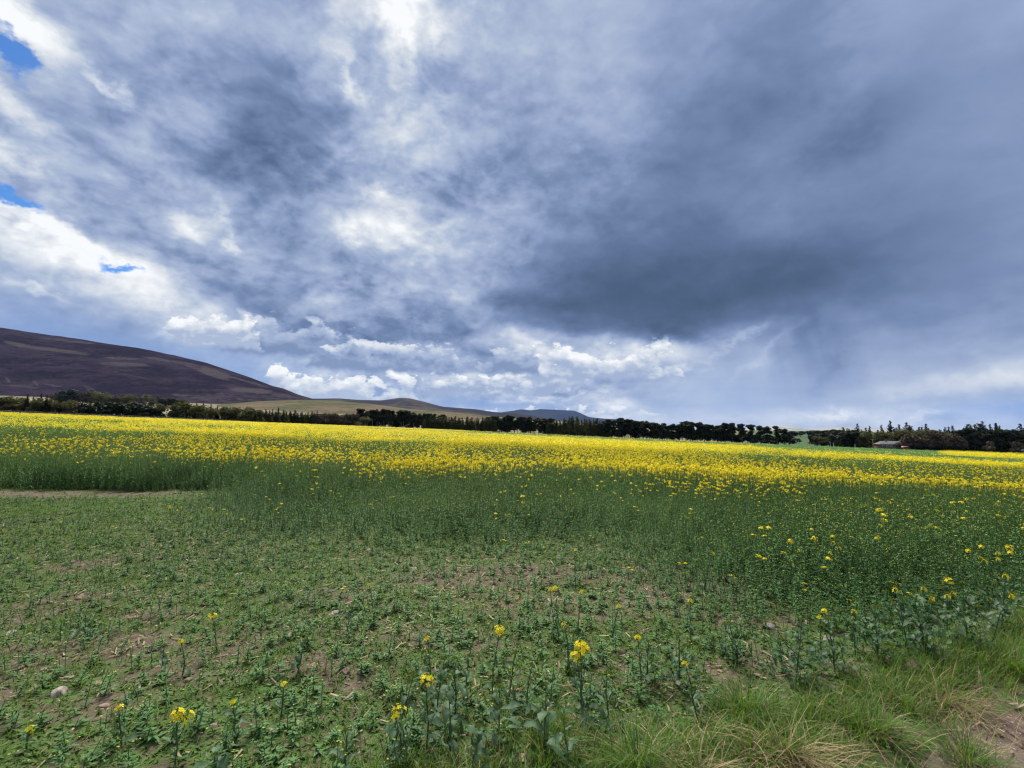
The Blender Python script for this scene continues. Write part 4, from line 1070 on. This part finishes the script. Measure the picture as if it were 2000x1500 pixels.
def build_weeds():
    g = np.random.default_rng(202)
    T = [rosette(s, 8, .05, .5, .45) for s in (1, 2, 3)] + [rosette(s, 14, .03, .6, .5) for s in (4, 5, 6)] + [rosette(s, 6, .065, .36, .5) for s in (7,)]
    parts = []
    for n, d0, d1, s0 in ((78000, 1.9, 7.0, .62), (76000, 7.0, 15.0, 1.0)):
        x, y = wedge(n, d0, d1, g, .8)
        a = fbm(x * 1.1, y * 1.1, 71, 4); b = fbm(x * .33, y * .33, 73, 3); c = fbm(x * 5, y * 5, 77, 2)
        t = x / y; v = -.423 * x + .906 * y
        bare = .28 * (1 - sst(t, -.55, -.25)) * sst(y, 3.2, 4.2) * (1 - sst(y, 6.5, 7.6)) + .22 * sst(t, -.3, .0) * (1 - sst(t, .45, .7)) * sst(y, 4.6, 5.4) * (1 - sst(y, 6.6, 7.4))
        strip = sst(y + (a - .5), 11.5, 12.0) * (1 - sst(y + (a - .5), 12.7, 13.1)) * (1 - sst(t, -.75, -.55))
        bare = bare * .4 + .62 * sst(soil_patch(x, y) + (c - .5) * .8, .15, .6)
        p = np.clip(.76 + 1.9 * (a * .55 + b * .25 + c * .35 - .50) - bare, .05, 1) * (1 - .6 * strip) * sst(v, 1.5, 2.0)
        p = np.where((t < -.4) & (y > 7.5) & (y < 12), np.maximum(p, .85 * (1 - .7 * strip)), p)
        k = g.uniform(0, 1, n) < p
        x, y = x[k], y[k]
        P = np.stack([x, y, ground_z(x, y) - .004], -1)
        sc = s0 * g.uniform(.6, 1.5, len(x))
        parts.append(scatter(T, g.integers(0, len(T), len(x)), P, g.uniform(0, 6.28, len(x)), sc, g, .15))
    # thin grassy weeds and seedling shoots between them
    n = 31000; x, y = wedge(n, 1.9, 12.0, g, .7); v = -.423 * x + .906 * y
    kk = (g.uniform(0, 1, n) < .25 + .9 * sst(fbm(x * .8, y * .8, 131, 3), .35, .65)) & (v > 1.75); x, y = x[kk], y[kk]
    nb = g.integers(2, 6, len(x)); X, Y = np.repeat(x, nb), np.repeat(y, nb); N = len(X)
    X = X + g.normal(0, .012, N); Y = Y + g.normal(0, .012, N)
    V, F = grass_blades(np.stack([X, Y, ground_z(X, Y) - .004], -1), g.uniform(0, 6.28, N), g.uniform(.025, .11, N), g.uniform(.0025, .007, N) * (.8 + Y * .06), g.uniform(.1, .9, N), g.uniform(0, .7, N), 2)
    parts.append((V, F, None, np.repeat(g.uniform(0, 1, N), 6)))
    k = 0; Vs, Fs = [], []
    for V, F, m, r in parts: Vs.append(V); Fs.append(F + k); k += len(V)
    me = mesh_np('weed_cover', np.concatenate(Vs), np.concatenate(Fs), [WEED], None, {'rnd': np.concatenate([p[3] for p in parts])})
    tag(link('weed_cover', me), 'low green weeds creeping over the bare soil in front of the crop', 'weeds', None, 'stuff')
build_weeds()

def uv_point(u, v):
    return .906 * u - .423 * v, .423 * u + .906 * v
def build_grass():
    g = np.random.default_rng(303)
    # tufts along the margin between the track and the field
    nt = 2700
    u = g.uniform(-3.5, 12, nt); v = g.normal(1.74, .22, nt)
    x, y = uv_point(u, v)
    t = x / np.maximum(y, .1)
    dens = sst(v, 1.55, 1.80) * (1 - sst(v, 2.05, 2.5)) * (.25 + 1.3 * fbm(u * 1.2, v * 2.2, 81, 3))
    dens = np.where(u < 1.1, dens * (.55 + .45 * sst(u, .2, 1.1)), dens)
    n2 = 260
    u = np.concatenate([u, g.uniform(.0, 1.5, n2)]); v = np.concatenate([v, g.normal(2.33, .13, n2)])
    dens = np.concatenate([dens, .2 + .9 * sst(fbm(u[-n2:] * 2, v[-n2:] * 3, 83, 3), .4, .6)])
    x, y = uv_point(u, v)
    k = (g.uniform(0, 1, len(u)) < dens) & (y > 1.5)
    x, y, u, v = x[k], y[k], u[k], v[k]
    nb = g.integers(12, 30, len(x))
    X = np.repeat(x, nb); Y = np.repeat(y, nb); n = len(X)
    ta = np.repeat(g.uniform(-.5, .5, len(x)), nb); th = np.repeat(g.uniform(.55, 1.25, len(x)), nb)
    rad = np.abs(g.normal(0, .055, n)); a = g.uniform(0, 6.283, n)
    bx, by = X + rad * np.cos(a), Y + rad * np.sin(a)
    base = np.stack([bx, by, ground_z(bx, by) - .01], -1)
    az = a + g.normal(0, .6, n) + ta
    az = np.where(g.uniform(0, 1, n) < .35, -1.13 + g.normal(0, .6, n), az)
    L = th * g.uniform(.08, .20, n); W = g.uniform(.0030, .0062, n)
    V, F = grass_blades(base, az, L, W, g.uniform(.05, .5, n), g.uniform(.0, .75, n), 4)
    dry = np.repeat(g.uniform(0, 1, n) < .13 + .24 * (sst(np.repeat(v, nb), 1.75, 1.4)), 4)
    r = np.clip(np.repeat(np.repeat(g.uniform(0, 1, len(x)), nb) * .6 + g.uniform(0, .4, n), 10), 0, 1)
    me = mesh_np('verge_grass', V, F, [GRASS, STRAW], dry.astype(int), {'rnd': r})
    tag(link('verge_grass', me), 'long green grass growing along the field margin beside the dirt track', 'grass', None, 'stuff')
    # short scattered grass and dead stalks at the lip of the track
    n = 3400
    u = g.uniform(-1, 10, n); v = 1.42 + np.abs(g.normal(0, .13, n)) * g.choice([-1, 1], n, p=[.35, .65])
    k = g.uniform(0, 1, n) < .2 + 1.0 * sst(fbm(u * 2, v * 3, 91, 3), .42, .62)
    x, y = uv_point(u[k], v[k]); n = len(x)
    base = np.stack([x, y, ground_z(x, y) - .004], -1)
    V, F = grass_blades(base, g.uniform(0, 6.28, n), g.uniform(.05, .19, n), g.uniform(.002, .0035, n), g.uniform(.3, .95, n), g.uniform(0, .5, n), 3)
    me = mesh_np('dry_grass', V, F, [STRAW], None, {'rnd': np.repeat(g.uniform(0, 1, n), 8)})
    tag(link('dry_grass', me), 'dead straw coloured grass stalks lying at the edge of the dirt track', 'dry grass', None, 'stuff')
build_grass()

def build_tussocks():
    g = np.random.default_rng(404)
    for (px, py, n, L, green, lab) in (
        (1335, 1478, 420, .22, .15, 'pale dead straw tussock at the bottom edge beside the track'),
        (1505, 1440, 380, .27, .25, 'tall flattened straw tussock hanging over the edge of the track'),
        (1432, 1360, 420, .24, .93, 'lush green grass tussock topping the bank above the straw'),
        (1840, 1452, 360, .19, .9, 'green grass tuft standing out on the bare track'),
        (1735, 1487, 260, .12, .92, 'small bright green tuft at the bottom edge of the track'),
        (1660, 1400, 360, .22, .8, 'green tussock with a few dry blades in the middle of the bank'),
        (1800, 1345, 320, .20, .35, 'half dead tussock leaning onto the brown track'),
        (1230, 1455, 360, .25, .92, 'bright green tussock at the left end of the grassy bank'),
        (1940, 1290, 420, .26, .95, 'thick green tussock near the right edge of the view')):
        x, y, z = place(px, py)
        a = g.uniform(0, 6.283, n); rad = np.abs(g.normal(0, .095, n))
        bx, by = x + rad * np.cos(a), y + rad * np.sin(a)
        base = np.stack([bx - x, by - y, ground_z(bx, by) - z - .01], -1)
        dry = g.uniform(0, 1, n) > green
        az = np.where(g.uniform(0, 1, n) < (.75 if green < .5 else .3), -1.13 + g.normal(0, .55, n), a + g.normal(0, .5, n))
        V, F = grass_blades(base, az, L * g.uniform(.45, 1.2, n), g.uniform(.0026, .0058, n), np.where(dry, g.uniform(.35, .95, n), g.uniform(.1, .6, n)), g.uniform(.1, .9, n), 4)
        mi = np.repeat(dry, 4).astype(int)
        o = link('grass_tussock', mesh_np('grass_tussock', V, F, [GRASS, STRAW], mi, {'rnd': np.repeat(g.uniform(0, 1, n), 10)}), None, (x, y, z))
        tag(o, lab, 'grass tussock')
build_tussocks()

# ------------------------------------------------------------------ single rapeseed plants in the foreground
def flower(t, c, d, size, g):
    """one four-petalled flower facing d"""
    d = np.array(d, float); d /= np.linalg.norm(d); u = np.cross(d, [.2, .3, 1]); u /= np.linalg.norm(u); v = np.cross(d, u); a0 = g.uniform(0, 1.5)
    for k in range(4):
        a = a0 + k * math.pi / 2; p = u * math.cos(a) + v * math.sin(a); q = u * math.cos(a + 1.57) + v * math.sin(a + 1.57)
        t_add(t, [c, c + p * size * .6 - q * size * .36 + d * size * .12, c + p * size + d * size * .05, c + p * size * .6 + q * size * .36 + d * size * .12], [(0, 1, 2, 3)], 0)
    t_add(t, [c - u * size * .1, c - v * size * .1 + d * size * .1, c + u * size * .1, c + v * size * .1 + d * size * .1], [(0, 1, 2, 3)], 1)
def lobed_leaf(t, base, az, L, W, up, droop, g, m=0):
    """broad wavy leaf: midrib strip with two halves folded up slightly"""
    base = np.array(base, float); d = np.array([math.cos(az), math.sin(az), 0]); s = np.array([-math.sin(az), math.cos(az), 0]); n = 5
    V = []
    prof = [.10, .55, .42, .95, .72, .06]
    for k in range(n + 1):
        q = k / n; p = base + d * L * q * math.cos(up) + np.array([0, 0, L * (q * math.sin(up) - droop * q * q)])
        w = W * prof[k] * .5; wob = g.uniform(-.012, .012)
        V += [p - s * w + np.array([0, 0, w * .4 + wob]), p, p + s * w + np.array([0, 0, w * .4 - wob])]
    F = [(3 * k + j, 3 * k + j + 1, 3 * (k + 1) + j + 1, 3 * (k + 1) + j) for k in range(n) for j in (0, 1)]
    t_add(t, V, F, m)
def as_mesh(name, t, mats, g):
    V, F, m = t_end(t)
    return mesh_np(name, V, F, mats, m, {'rnd': np.clip(np.repeat(g.uniform(.1, .9, (len(V) + 3) // 4), 4)[:len(V)], 0, 1)})
def single_plant(px, py, H, label, group=None, heads=1, nfl=12, leaves=7, big=1.0, buds=True, bushy=False, seed=0, foot=False):
    """px, py: where the top of the plant (or, with foot, its foot) was seen"""
    g = np.random.default_rng(1000 + seed)
    x, y, z = place(px, py, 0 if foot else H)
    root = empty('rapeseed_plant', (x, y, z))
    st = MB(); fo = template()
    tips = [(g.normal(0, .12) * H, g.normal(0, .10) * H, H)]
    for i in range(heads - 1):
        a = g.uniform(0, 6.28); q = g.uniform(.03, .07) * (2.2 if bushy else 1); tips.append((q * math.cos(a), q * math.sin(a), H * g.uniform(.74, .95)))
    for j, (tx, ty, tz) in enumerate(tips):
        if j == 0: st.tube([(0, 0, -.02), (tx * .3 + g.normal(0, .008), ty * .3, H * .35), (tx * .6, ty * .6 + g.normal(0, .008), H * .7), (tx, ty, H)], [.0048, .0042, .0032, .0018], 6)
        else: st.tube([(tips[0][0] * .45, tips[0][1] * .45, H * .45), (tx * .7, ty * .7, H * .65), (tx, ty, tz)], [.003, .0025, .0015], 5)
    link('stem', st.mesh('stem', [STEM], True, {'rnd': g.uniform(0, 1, st.n)}), root)
    leaves = int(leaves * 1.5)
    for i in range(leaves):
        q = (i + g.uniform(.1, .9)) / leaves * .9; a = i * 2.4 + g.normal(0, .4); L = min(big * .098 * (1.25 - .8 * q) * g.uniform(.6, 1.25), .125)
        lobed_leaf(fo, (tips[0][0] * q, tips[0][1] * q, H * q + .01), a, L, L * g.uniform(.36, .55), g.uniform(.2, 1.25), g.uniform(.1, .9), g)
    if bushy:
        for i in range(leaves * 2):
            a = g.uniform(0, 6.28); r = g.uniform(.02, .13); zz = H * g.uniform(.05, .8) * (1 - r * 2.5)
            lobed_leaf(fo, (r * math.cos(a), r * math.sin(a), zz), a + g.normal(0, .5), big * .075 * g.uniform(.6, 1.3), big * .032, g.uniform(.3, 1.2), g.uniform(.1, .6), g)
    link('foliage', as_mesh('foliage', fo, [GLAUCOUS], g), root)
    for j, (tx, ty, tz) in enumerate(tips):
        nf = nfl if j == 0 else int(nfl * g.uniform(.35, .7))
        nf = 0 if nf < 2 else max(nf, 4)
        t = template(); c = np.array([tx, ty, tz])
        for i in range(nf):
            a = i * 2.4 + g.normal(0, .3); e = -.35 + 1.3 * (i / max(nf - 1, 1)); r = (.030 if nf > 7 else .015) * math.cos(max(e, 0) * .9) * g.uniform(.8, 1.15)
            d = np.array([math.cos(a) * math.cos(e), math.sin(a) * math.cos(e), math.sin(e) + .25])
            flower(t, c + np.array([math.cos(a) * r, math.sin(a) * r, (.034 if nf > 7 else .018) * math.sin(e) - .004]), d, g.uniform(.012, .017), g)
        if buds or nf == 0:
            for i in range(7 if nf else 15):
                a = i * 2.4; r = .011 * math.sqrt(i / 8.0); p = c + np.array([math.cos(a) * r, math.sin(a) * r, .030 - r * .5 if nf else .008 - r * .6])
                s = .0042; up = np.array([0, 0, .006])
                for k in range(3):
                    b = k * 2.094; q1 = np.array([math.cos(b), math.sin(b), 0]) * s; q2 = np.array([math.cos(b + 2.094), math.sin(b + 2.094), 0]) * s
                    t_add(t, [p - up, p + q1, p + up, p + q2], [(0, 1, 2, 3)], 1)
        if t['n']: link('flower_head' if nf else 'bud_head', as_mesh('flower_head', t, [PETAL, BUD], g), root)
    return tag(root, label, 'rapeseed plant', group)
def build_plants():
    k = 0
    spec = [
     (1132, 1238, .44, 'tall foreground rapeseed with the fullest yellow flower head', 3, 26, 9, 1.1),
     (963, 1213, .40, 'rapeseed with a compact round yellow head left of the fullest one', 1, 18, 7, 1.0),
     (843, 1291, .36, 'rapeseed with a loose yellow head above broad blue green leaves', 1, 13, 8, 1.3),
     (807, 1354, .30, 'short rapeseed with two ragged yellow heads above the margin grass', 2, 8, 7, 1.2),
     (383, 1362, .24, 'low rapeseed with a wide bright yellow head on bare soil', 2, 17, 6, .8),
     (493, 1340, .22, 'rapeseed with lime green buds just starting to open', 1, 3, 6, .8),
     (573, 1303, .20, 'thin rapeseed with a few yellow petals on stony soil', 1, 4, 4, .6),
     (450, 1186, .26, 'thin rapeseed with a small yellow head among pale stones', 1, 10, 4, .7),
     (388, 1231, .22, 'thin rapeseed with three yellow flowers over brown earth', 1, 5, 4, .7),
     (107, 1389, .10, 'tiny single yellow bloom low among the weeds', 1, 4, 3, .5),
     (285, 1352, .18, 'low rapeseed with half hidden pale yellow buds', 1, 2, 5, .7),
     (1090, 1138, .42, 'upright rapeseed with a yellow head in the middle of the bare patch', 1, 12, 5, .8),
     (1077, 1139, .40, 'small yellow head just left of the middle bare patch plant', 1, 4, 3, .7),
     (1122, 1141, .40, 'small yellow head just right of the middle bare patch plant', 1, 4, 3, .7),
     (1240, 1223, .34, 'rapeseed with a thin yellow head right of the fullest one', 1, 7, 6, .9),
     (740, 1130, .26, 'pale yellow budding rapeseed behind the stony ground', 1, 5, 5, .8),
     (1110, 1205, .32, 'rapeseed with scattered pale flowers behind the fullest head', 2, 4, 6, .9),
     (1188, 1164, .30, 'rapeseed with one small orange yellow head on bare earth', 1, 4, 4, .7),
     (1332, 1163, .30, 'slender rapeseed with small flowers beside a brown patch', 1, 4, 4, .7),
     (852, 1230, .36, 'rapeseed with a drooping pair of yellow buds', 2, 3, 6, .9),
     (908, 1238, .34, 'rapeseed with lime buds between the round and the loose head', 2, 1, 6, 1.0),
     (795, 1297, .34, 'stout rapeseed topped by a clump of lime green buds', 3, 1, 7, 1.1),
     (895, 1258, .34, 'rapeseed with a wide lime green bud head', 2, 0, 7, 1.1),
     (990, 1240, .36, 'rapeseed with several lime bud heads under the round yellow head', 4, 1, 7, 1.0),
     (1130, 1280, .30, 'budding rapeseed directly below the fullest yellow head', 3, 0, 7, 1.0),
     (1345, 1273, .32, 'bushy rapeseed with tiny yellow buds right of centre', 3, 2, 9, .9),
     (1600, 1180, .34, 'rapeseed with an orange yellow head over the pale flat stone', 1, 6, 5, .8),
     (1578, 1192, .30, 'small yellow flower beside the orange yellow head', 1, 3, 4, .7),
     (1640, 1180, .30, 'rapeseed with faint yellow buds left of the bushy green clump', 1, 2, 6, .9),
     (1540, 1052, .50, 'bright yellow head at the left of the flowering group', 2, 16, 5, .8),
     (1602, 1047, .52, 'tall yellow head in the middle of the flowering group', 3, 14, 5, .8),
     (1622, 1042, .52, 'pair of yellow heads right of the middle of the group', 2, 12, 5, .8),
     (1580, 1032, .50, 'upper left yellow head of the flowering group', 1, 9, 5, .8),
     (1668, 1038, .50, 'single small yellow head right of the flowering group', 1, 7, 5, .8),
     (1715, 1046, .50, 'spreading yellow heads at the right of the flowering group', 3, 8, 5, .8),
     (1880, 1068, .52, 'first of the yellow heads near the right edge', 2, 12, 5, .8),
     (1896, 1060, .54, 'second taller yellow head near the right edge', 2, 10, 5, .8),
     (1924, 1068, .52, 'low yellow heads third from the right edge group', 2, 12, 5, .8),
     (1935, 1059, .54, 'tallest of the yellow heads near the right edge', 2, 14, 5, .8),
     (1982, 1016, .56, 'dense yellow cluster touching the right edge of the view', 4, 14, 5, .8),
     (1812, 1123, .46, 'bright yellow double head amid the tall green plants at right', 3, 14, 6, .9),
     (1775, 1140, .44, 'pale yellow head left below the bright double head', 2, 7, 6, .9),
     (1885, 1142, .44, 'pale yellow head right below the bright double head', 2, 6, 6, .9),
     (1740, 1142, .44, 'scattered pale yellow buds left of the green clump', 3, 3, 6, .9),
     (1915, 1110, .46, 'orange yellow faded head among the right hand plants', 2, 6, 5, .9),
     (348, 986, .20, 'bright pair of yellow heads alone on the left green mat', 3, 14, 4, .7),
     (365, 988, .20, 'second yellow head beside the bright pair on the green mat', 2, 10, 4, .7),
     (455, 1000, .22, 'lone yellow head on the green mat left of centre', 1, 9, 4, .7),
     (138, 1014, .14, 'lone small yellow flower on the far left green mat', 1, 6, 3, .6),
     (1120, 1066, .40, 'lone yellow head at the front of the middle crop', 1, 8, 5, .8),
     (1360, 1074, .40, 'lone cream yellow head at the front of the right crop', 1, 8, 5, .8),
    ]
    for (px, py, H, lab, heads, nfl, leaves, big) in spec:
        if py < 1150: nfl = max(3, int(nfl * .6))
        single_plant(px, py, H, lab, 'flowering rapeseed plants in the foreground', heads, nfl, leaves, big, seed=k); k += 1
    leafy = [
     (885, 1440, .36, 'broad leaved blue green rapeseed left of the margin grass', 8, 1.5, False),
     (975, 1425, .32, 'blue green rapeseed with cupped leaves in the middle of the leafy patch', 8, 1.4, False),
     (1060, 1430, .32, 'leafy rapeseed right of the cupped leaved one', 8, 1.2, False),
     (1170, 1400, .34, 'grey green leafy rapeseed under the fullest yellow head', 9, 1.3, False),
     (780, 1440, .26, 'low leafy rapeseed beneath the two ragged heads', 8, 1.1, False),
     (930, 1478, .22, 'dark blue leaved rapeseed at the bottom edge', 8, 1.3, False),
     (460, 1478, .14, 'single broad round leaf plant at the bottom left of centre', 6, 1.7, False),
     (1100, 1465, .24, 'wilted blue green rapeseed at the bottom edge', 7, 1.2, False),
     (700, 1470, .20, 'small leafy rapeseed at the bottom beside the grass', 7, 1.0, False),
     (860, 1370, .34, 'upright rapeseed with one long pale leaf', 8, 1.3, False),
     (1020, 1370, .30, 'slender leafy rapeseed between the yellow heads', 7, 1.0, False),
     (1310, 1320, .34, 'bushy grey green rapeseed left of the bare earth', 10, 1.0, True),
     (1525, 1310, .42, 'tall bushy blue green rapeseed standing alone before the grass bank', 12, 1.1, True),
     (1600, 1290, .34, 'bushy rapeseed right of the tall lone one', 10, 1.0, True),
     (1680, 1265, .38, 'dense green rapeseed left of the dark clod', 12, 1.1, True),
     (1770, 1262, .46, 'largest dark bushy rapeseed before the right hand grass', 14, 1.2, True),
     (1850, 1245, .46, 'bushy blue green rapeseed right of the largest one', 14, 1.2, True),
     (1920, 1215, .44, 'bushy rapeseed at the right above the thick tussock', 12, 1.1, True),
     (1730, 1225, .42, 'bushy rapeseed behind the dark clod', 12, 1.1, True),
     (1420, 1270, .28, 'small bushy rapeseed beside brown stones', 8, .9, True),
     (600, 1290, .20, 'thin grey leaved rapeseed on stony ground', 6, .8, False),
     (350, 1290, .18, 'grey green seedling on brown earth at left', 6, .8, False),
     (200, 1230, .20, 'leafy seedling patch beside the left bare earth', 8, .9, True),
     (690, 1220, .26, 'slim green rapeseed standing near the pale stone', 7, .8, False),
     (1250, 1310, .28, 'grey green rapeseed right of the fullest head', 8, 1.0, False),
    ]
    for (px, py, H, lab, leaves, big, bushy) in leafy:
        single_plant(px, py, H, lab, 'leafy rapeseed plants in the foreground', 3 if bushy else 1, 0, leaves, big, True, bushy, seed=k, foot=True); k += 1
build_plants()

# ------------------------------------------------------------------ stones
def build_stones():
    pale = noise_mat('pale_stone', (.15, .13, .11), (.33, .29, .25), 14, .9, .4); pink = noise_mat('pink_stone', (.13, .09, .065), (.27, .195, .15), 14, .9, .4)
    tan = noise_mat('tan_stone', (.14, .10, .07), (.26, .19, .14), 14, .9, .4); clod = noise_mat('dark_clod', (.035, .024, .018), (.12, .085, .065), 12, 1, .8)
    spec = [(163, 1324, 34, pale, 'pale grey stone, the largest on the left bare earth'), (192, 1153, 26, pink, 'pinkish flat stone far back on the left'), (668, 1181, 18, pale, 'pale wedge of stone behind the slim green plant'),
      (816, 1101, 15, pale, 'small white stone farthest back in the centre'), (1482, 1207, 26, pale, 'flat pale stone on the brown patch at right'), (690, 1285, 22, tan, 'tan stone in the stony ground left of centre'),
      (1745, 1280, 46, clod, 'big dark clod of earth at the top of the grass bank'), (452, 1382, 20, pink, 'reddish stone beside the low wide yellow head'), (1387, 1285, 13, pink, 'small pink stone on bare earth right of centre'),
      (586, 1220, 15, tan, 'brown stone half sunk behind the stony ground'), (232, 1306, 18, tan, 'brown stone right of the largest pale stone'), (244, 1348, 22, pink, 'orange brown stone on the left bare earth'),
      (398, 1302, 18, tan, 'tan stone near the three flower plant'), (62, 1218, 20, pale, 'pale stone near the left edge'), (305, 1224, 13, tan, 'little tan stone on the left brown patch'), (630, 1277, 20, pink, 'pink stone just left of the tan one'),
      (1012, 1318, 12, tan, 'little stone under the leafy patch'), (1475, 1268, 14, pink, 'pink pebble beside the small bushy plant'), (1590, 1228, 20, pale, 'pale stone behind the bushy green plants'), (540, 1390, 15, pale, 'pale pebble near the bottom left'),
      (1255, 1190, 14, tan, 'tan stone on the middle bare patch'), (1184, 1204, 16, pink, 'pink stone on the middle bare patch'), (968, 1155, 16, tan, 'brown stone at the back of the middle bare patch'), (130, 1282, 16, tan, 'brown stone behind the largest pale stone'),
      (1455, 1292, 15, tan, 'tan pebble before the tall bushy plant'), (705, 1335, 13, pale, 'pale pebble below the tan stone'), (1890, 1400, 24, clod, 'dark crumbled clod on the brown track'), (1930, 1455, 18, tan, 'tan pebble on the track at the lower right'),
      (480, 1112, 14, pale, 'pale stone far back left of centre'), (610, 1098, 12, tan, 'tiny tan stone far back left of centre')]
    for k, (px, py, w, m, lab) in enumerate(spec):
        g = np.random.default_rng(600 + k); x, y, z = place(px, py + 2)
        r = w * y / FOC * .5
        bm = bmesh.new(); bmesh.ops.create_icosphere(bm, subdivisions=3, radius=1.0)
        ax = [Vector(g.normal(0, 1, 3)).normalized() for _ in range(9)]; cut = g.uniform(.55, .9, 9)
        for v in bm.verts:
            c = v.co.copy()
            for a_, q in zip(ax, cut):
                e = c.dot(a_) - q
                if e > 0: c -= a_ * e * .9
            c *= 1 + .05 * float(vnoise(c.x * 4 + k, c.y * 4 + c.z * 3, k))
            v.co = Vector((c.x * r, c.y * r * g.uniform(.78, .8), c.z * r * .62))
        me = bpy.data.meshes.new('stone'); bm.to_mesh(me); bm.free(); me.materials.append(m)
        for p in me.polygons: p.use_smooth = k % 3 == 0
        o = link('stone', me, None, (x, y, z + r * .05)); o.rotation_euler = (0, 0, g.uniform(0, 6.28))
        tag(o, lab, 'stone', 'stones lying on the bare soil')
build_stones()

def build_litter():
    g = np.random.default_rng(707)
    # dead stalk pieces and curled leaves on the soil
    n = 16000; x, y = wedge(n, 2.0, 9.5, g, .75)
    k = (g.uniform(0, 1, n) < .25 + .75 * sst(fbm(x * .9, y * .9, 111, 3), .4, .6)); x, y = x[k], y[k]; n = len(x)
    a = g.uniform(0, 6.28, n); L = g.uniform(.008, .05, n) * (.7 + y * .06); W = g.uniform(.0025, .006, n) * (.7 + y * .08)
    z = ground_z(x, y) + g.uniform(.004, .022, n); tz = g.normal(0, .22, n) * L
    c, s = np.cos(a), np.sin(a)
    V = np.stack([np.stack([x - c * L - s * W, y - s * L + c * W, z - tz], -1), np.stack([x - c * L + s * W, y - s * L - c * W, z - tz], -1),
                  np.stack([x + c * L + s * W, y + s * L - c * W, z + tz], -1), np.stack([x + c * L - s * W, y + s * L + c * W, z + tz + .004], -1)], 1).reshape(-1, 3)
    me = mesh_np('plant_litter', V, np.arange(n * 4).reshape(-1, 4), [leaf_mat('litter', (.095, .066, .042), (.30, .245, .17), .85, .1)], None, {'rnd': np.repeat(g.uniform(0, 1, n) ** 1.5, 4)})
    tag(link('plant_litter', me), 'dry broken stalks and dead leaves strewn over the soil', 'litter', None, 'stuff')
    # crumbs of earth and grit
    n = 15000; x, y = wedge(n, 1.9, 9.0, g, .75)
    k = g.uniform(0, 1, n) < .15 + .85 * np.maximum(soil_patch(x, y), sst(1.4 - (-.423 * x + .906 * y), -.1, .1)); x, y = x[k], y[k]; n = len(x)
    bm = bmesh.new(); bmesh.ops.create_icosphere(bm, subdivisions=1, radius=1.0)
    bv = np.array([v.co for v in bm.verts]); bf = np.array([[v.index for v in f.verts] for f in bm.faces]); bm.free()
    r = (.0035 + .012 * g.uniform(0, 1, n) ** 3) * (.8 + y * .07)
    off = g.uniform(.7, 1.25, (n, len(bv), 1))
    V = bv[None] * off * r[:, None, None] * np.array([1, 1, .62]) + np.stack([x, y, ground_z(x, y) + r * .1], -1)[:, None]
    F = (bf[None] + (np.arange(n) * len(bv))[:, None, None]).reshape(-1, 3)
    me = mesh_np('gravel', V.reshape(-1, 3), F, [leaf_mat('earth_crumb', (.045, .033, .024), (.24, .19, .145), .9, 0.0)], None, {'rnd': np.repeat(g.uniform(0, 1, n) ** 2.2, len(bv))})
    tag(link('gravel', me), 'crumbs of earth and small grit scattered on the bare soil', 'gravel', None, 'stuff')
build_litter()

# ------------------------------------------------------------------ haze: the damp air between here and the far hills
def build_haze():
    b = MB(); b.box((-16000, -14500, -460), (16500, 14500, 620))
    m = bpy.data.materials.new('haze'); m.use_nodes = True; n = m.node_tree.nodes; n.remove(n['Principled BSDF'])
    v = n.new('ShaderNodeVolumePrincipled'); v.inputs['Color'].default_value = (.36, .56, 1.0, 1); v.inputs['Density'].default_value = 1.2e-5; v.inputs['Anisotropy'].default_value = .2
    m.node_tree.links.new(v.outputs[0], n['Material Output'].inputs['Volume'])
    m.volume_intersection_method = 'FAST' if hasattr(m, 'volume_intersection_method') else None
    o = link('haze', b.mesh('haze', [m])); o['kind'] = 'stuff'; o['label'] = 'thin blue haze between the field and the far hills'; o['category'] = 'haze'
build_haze()
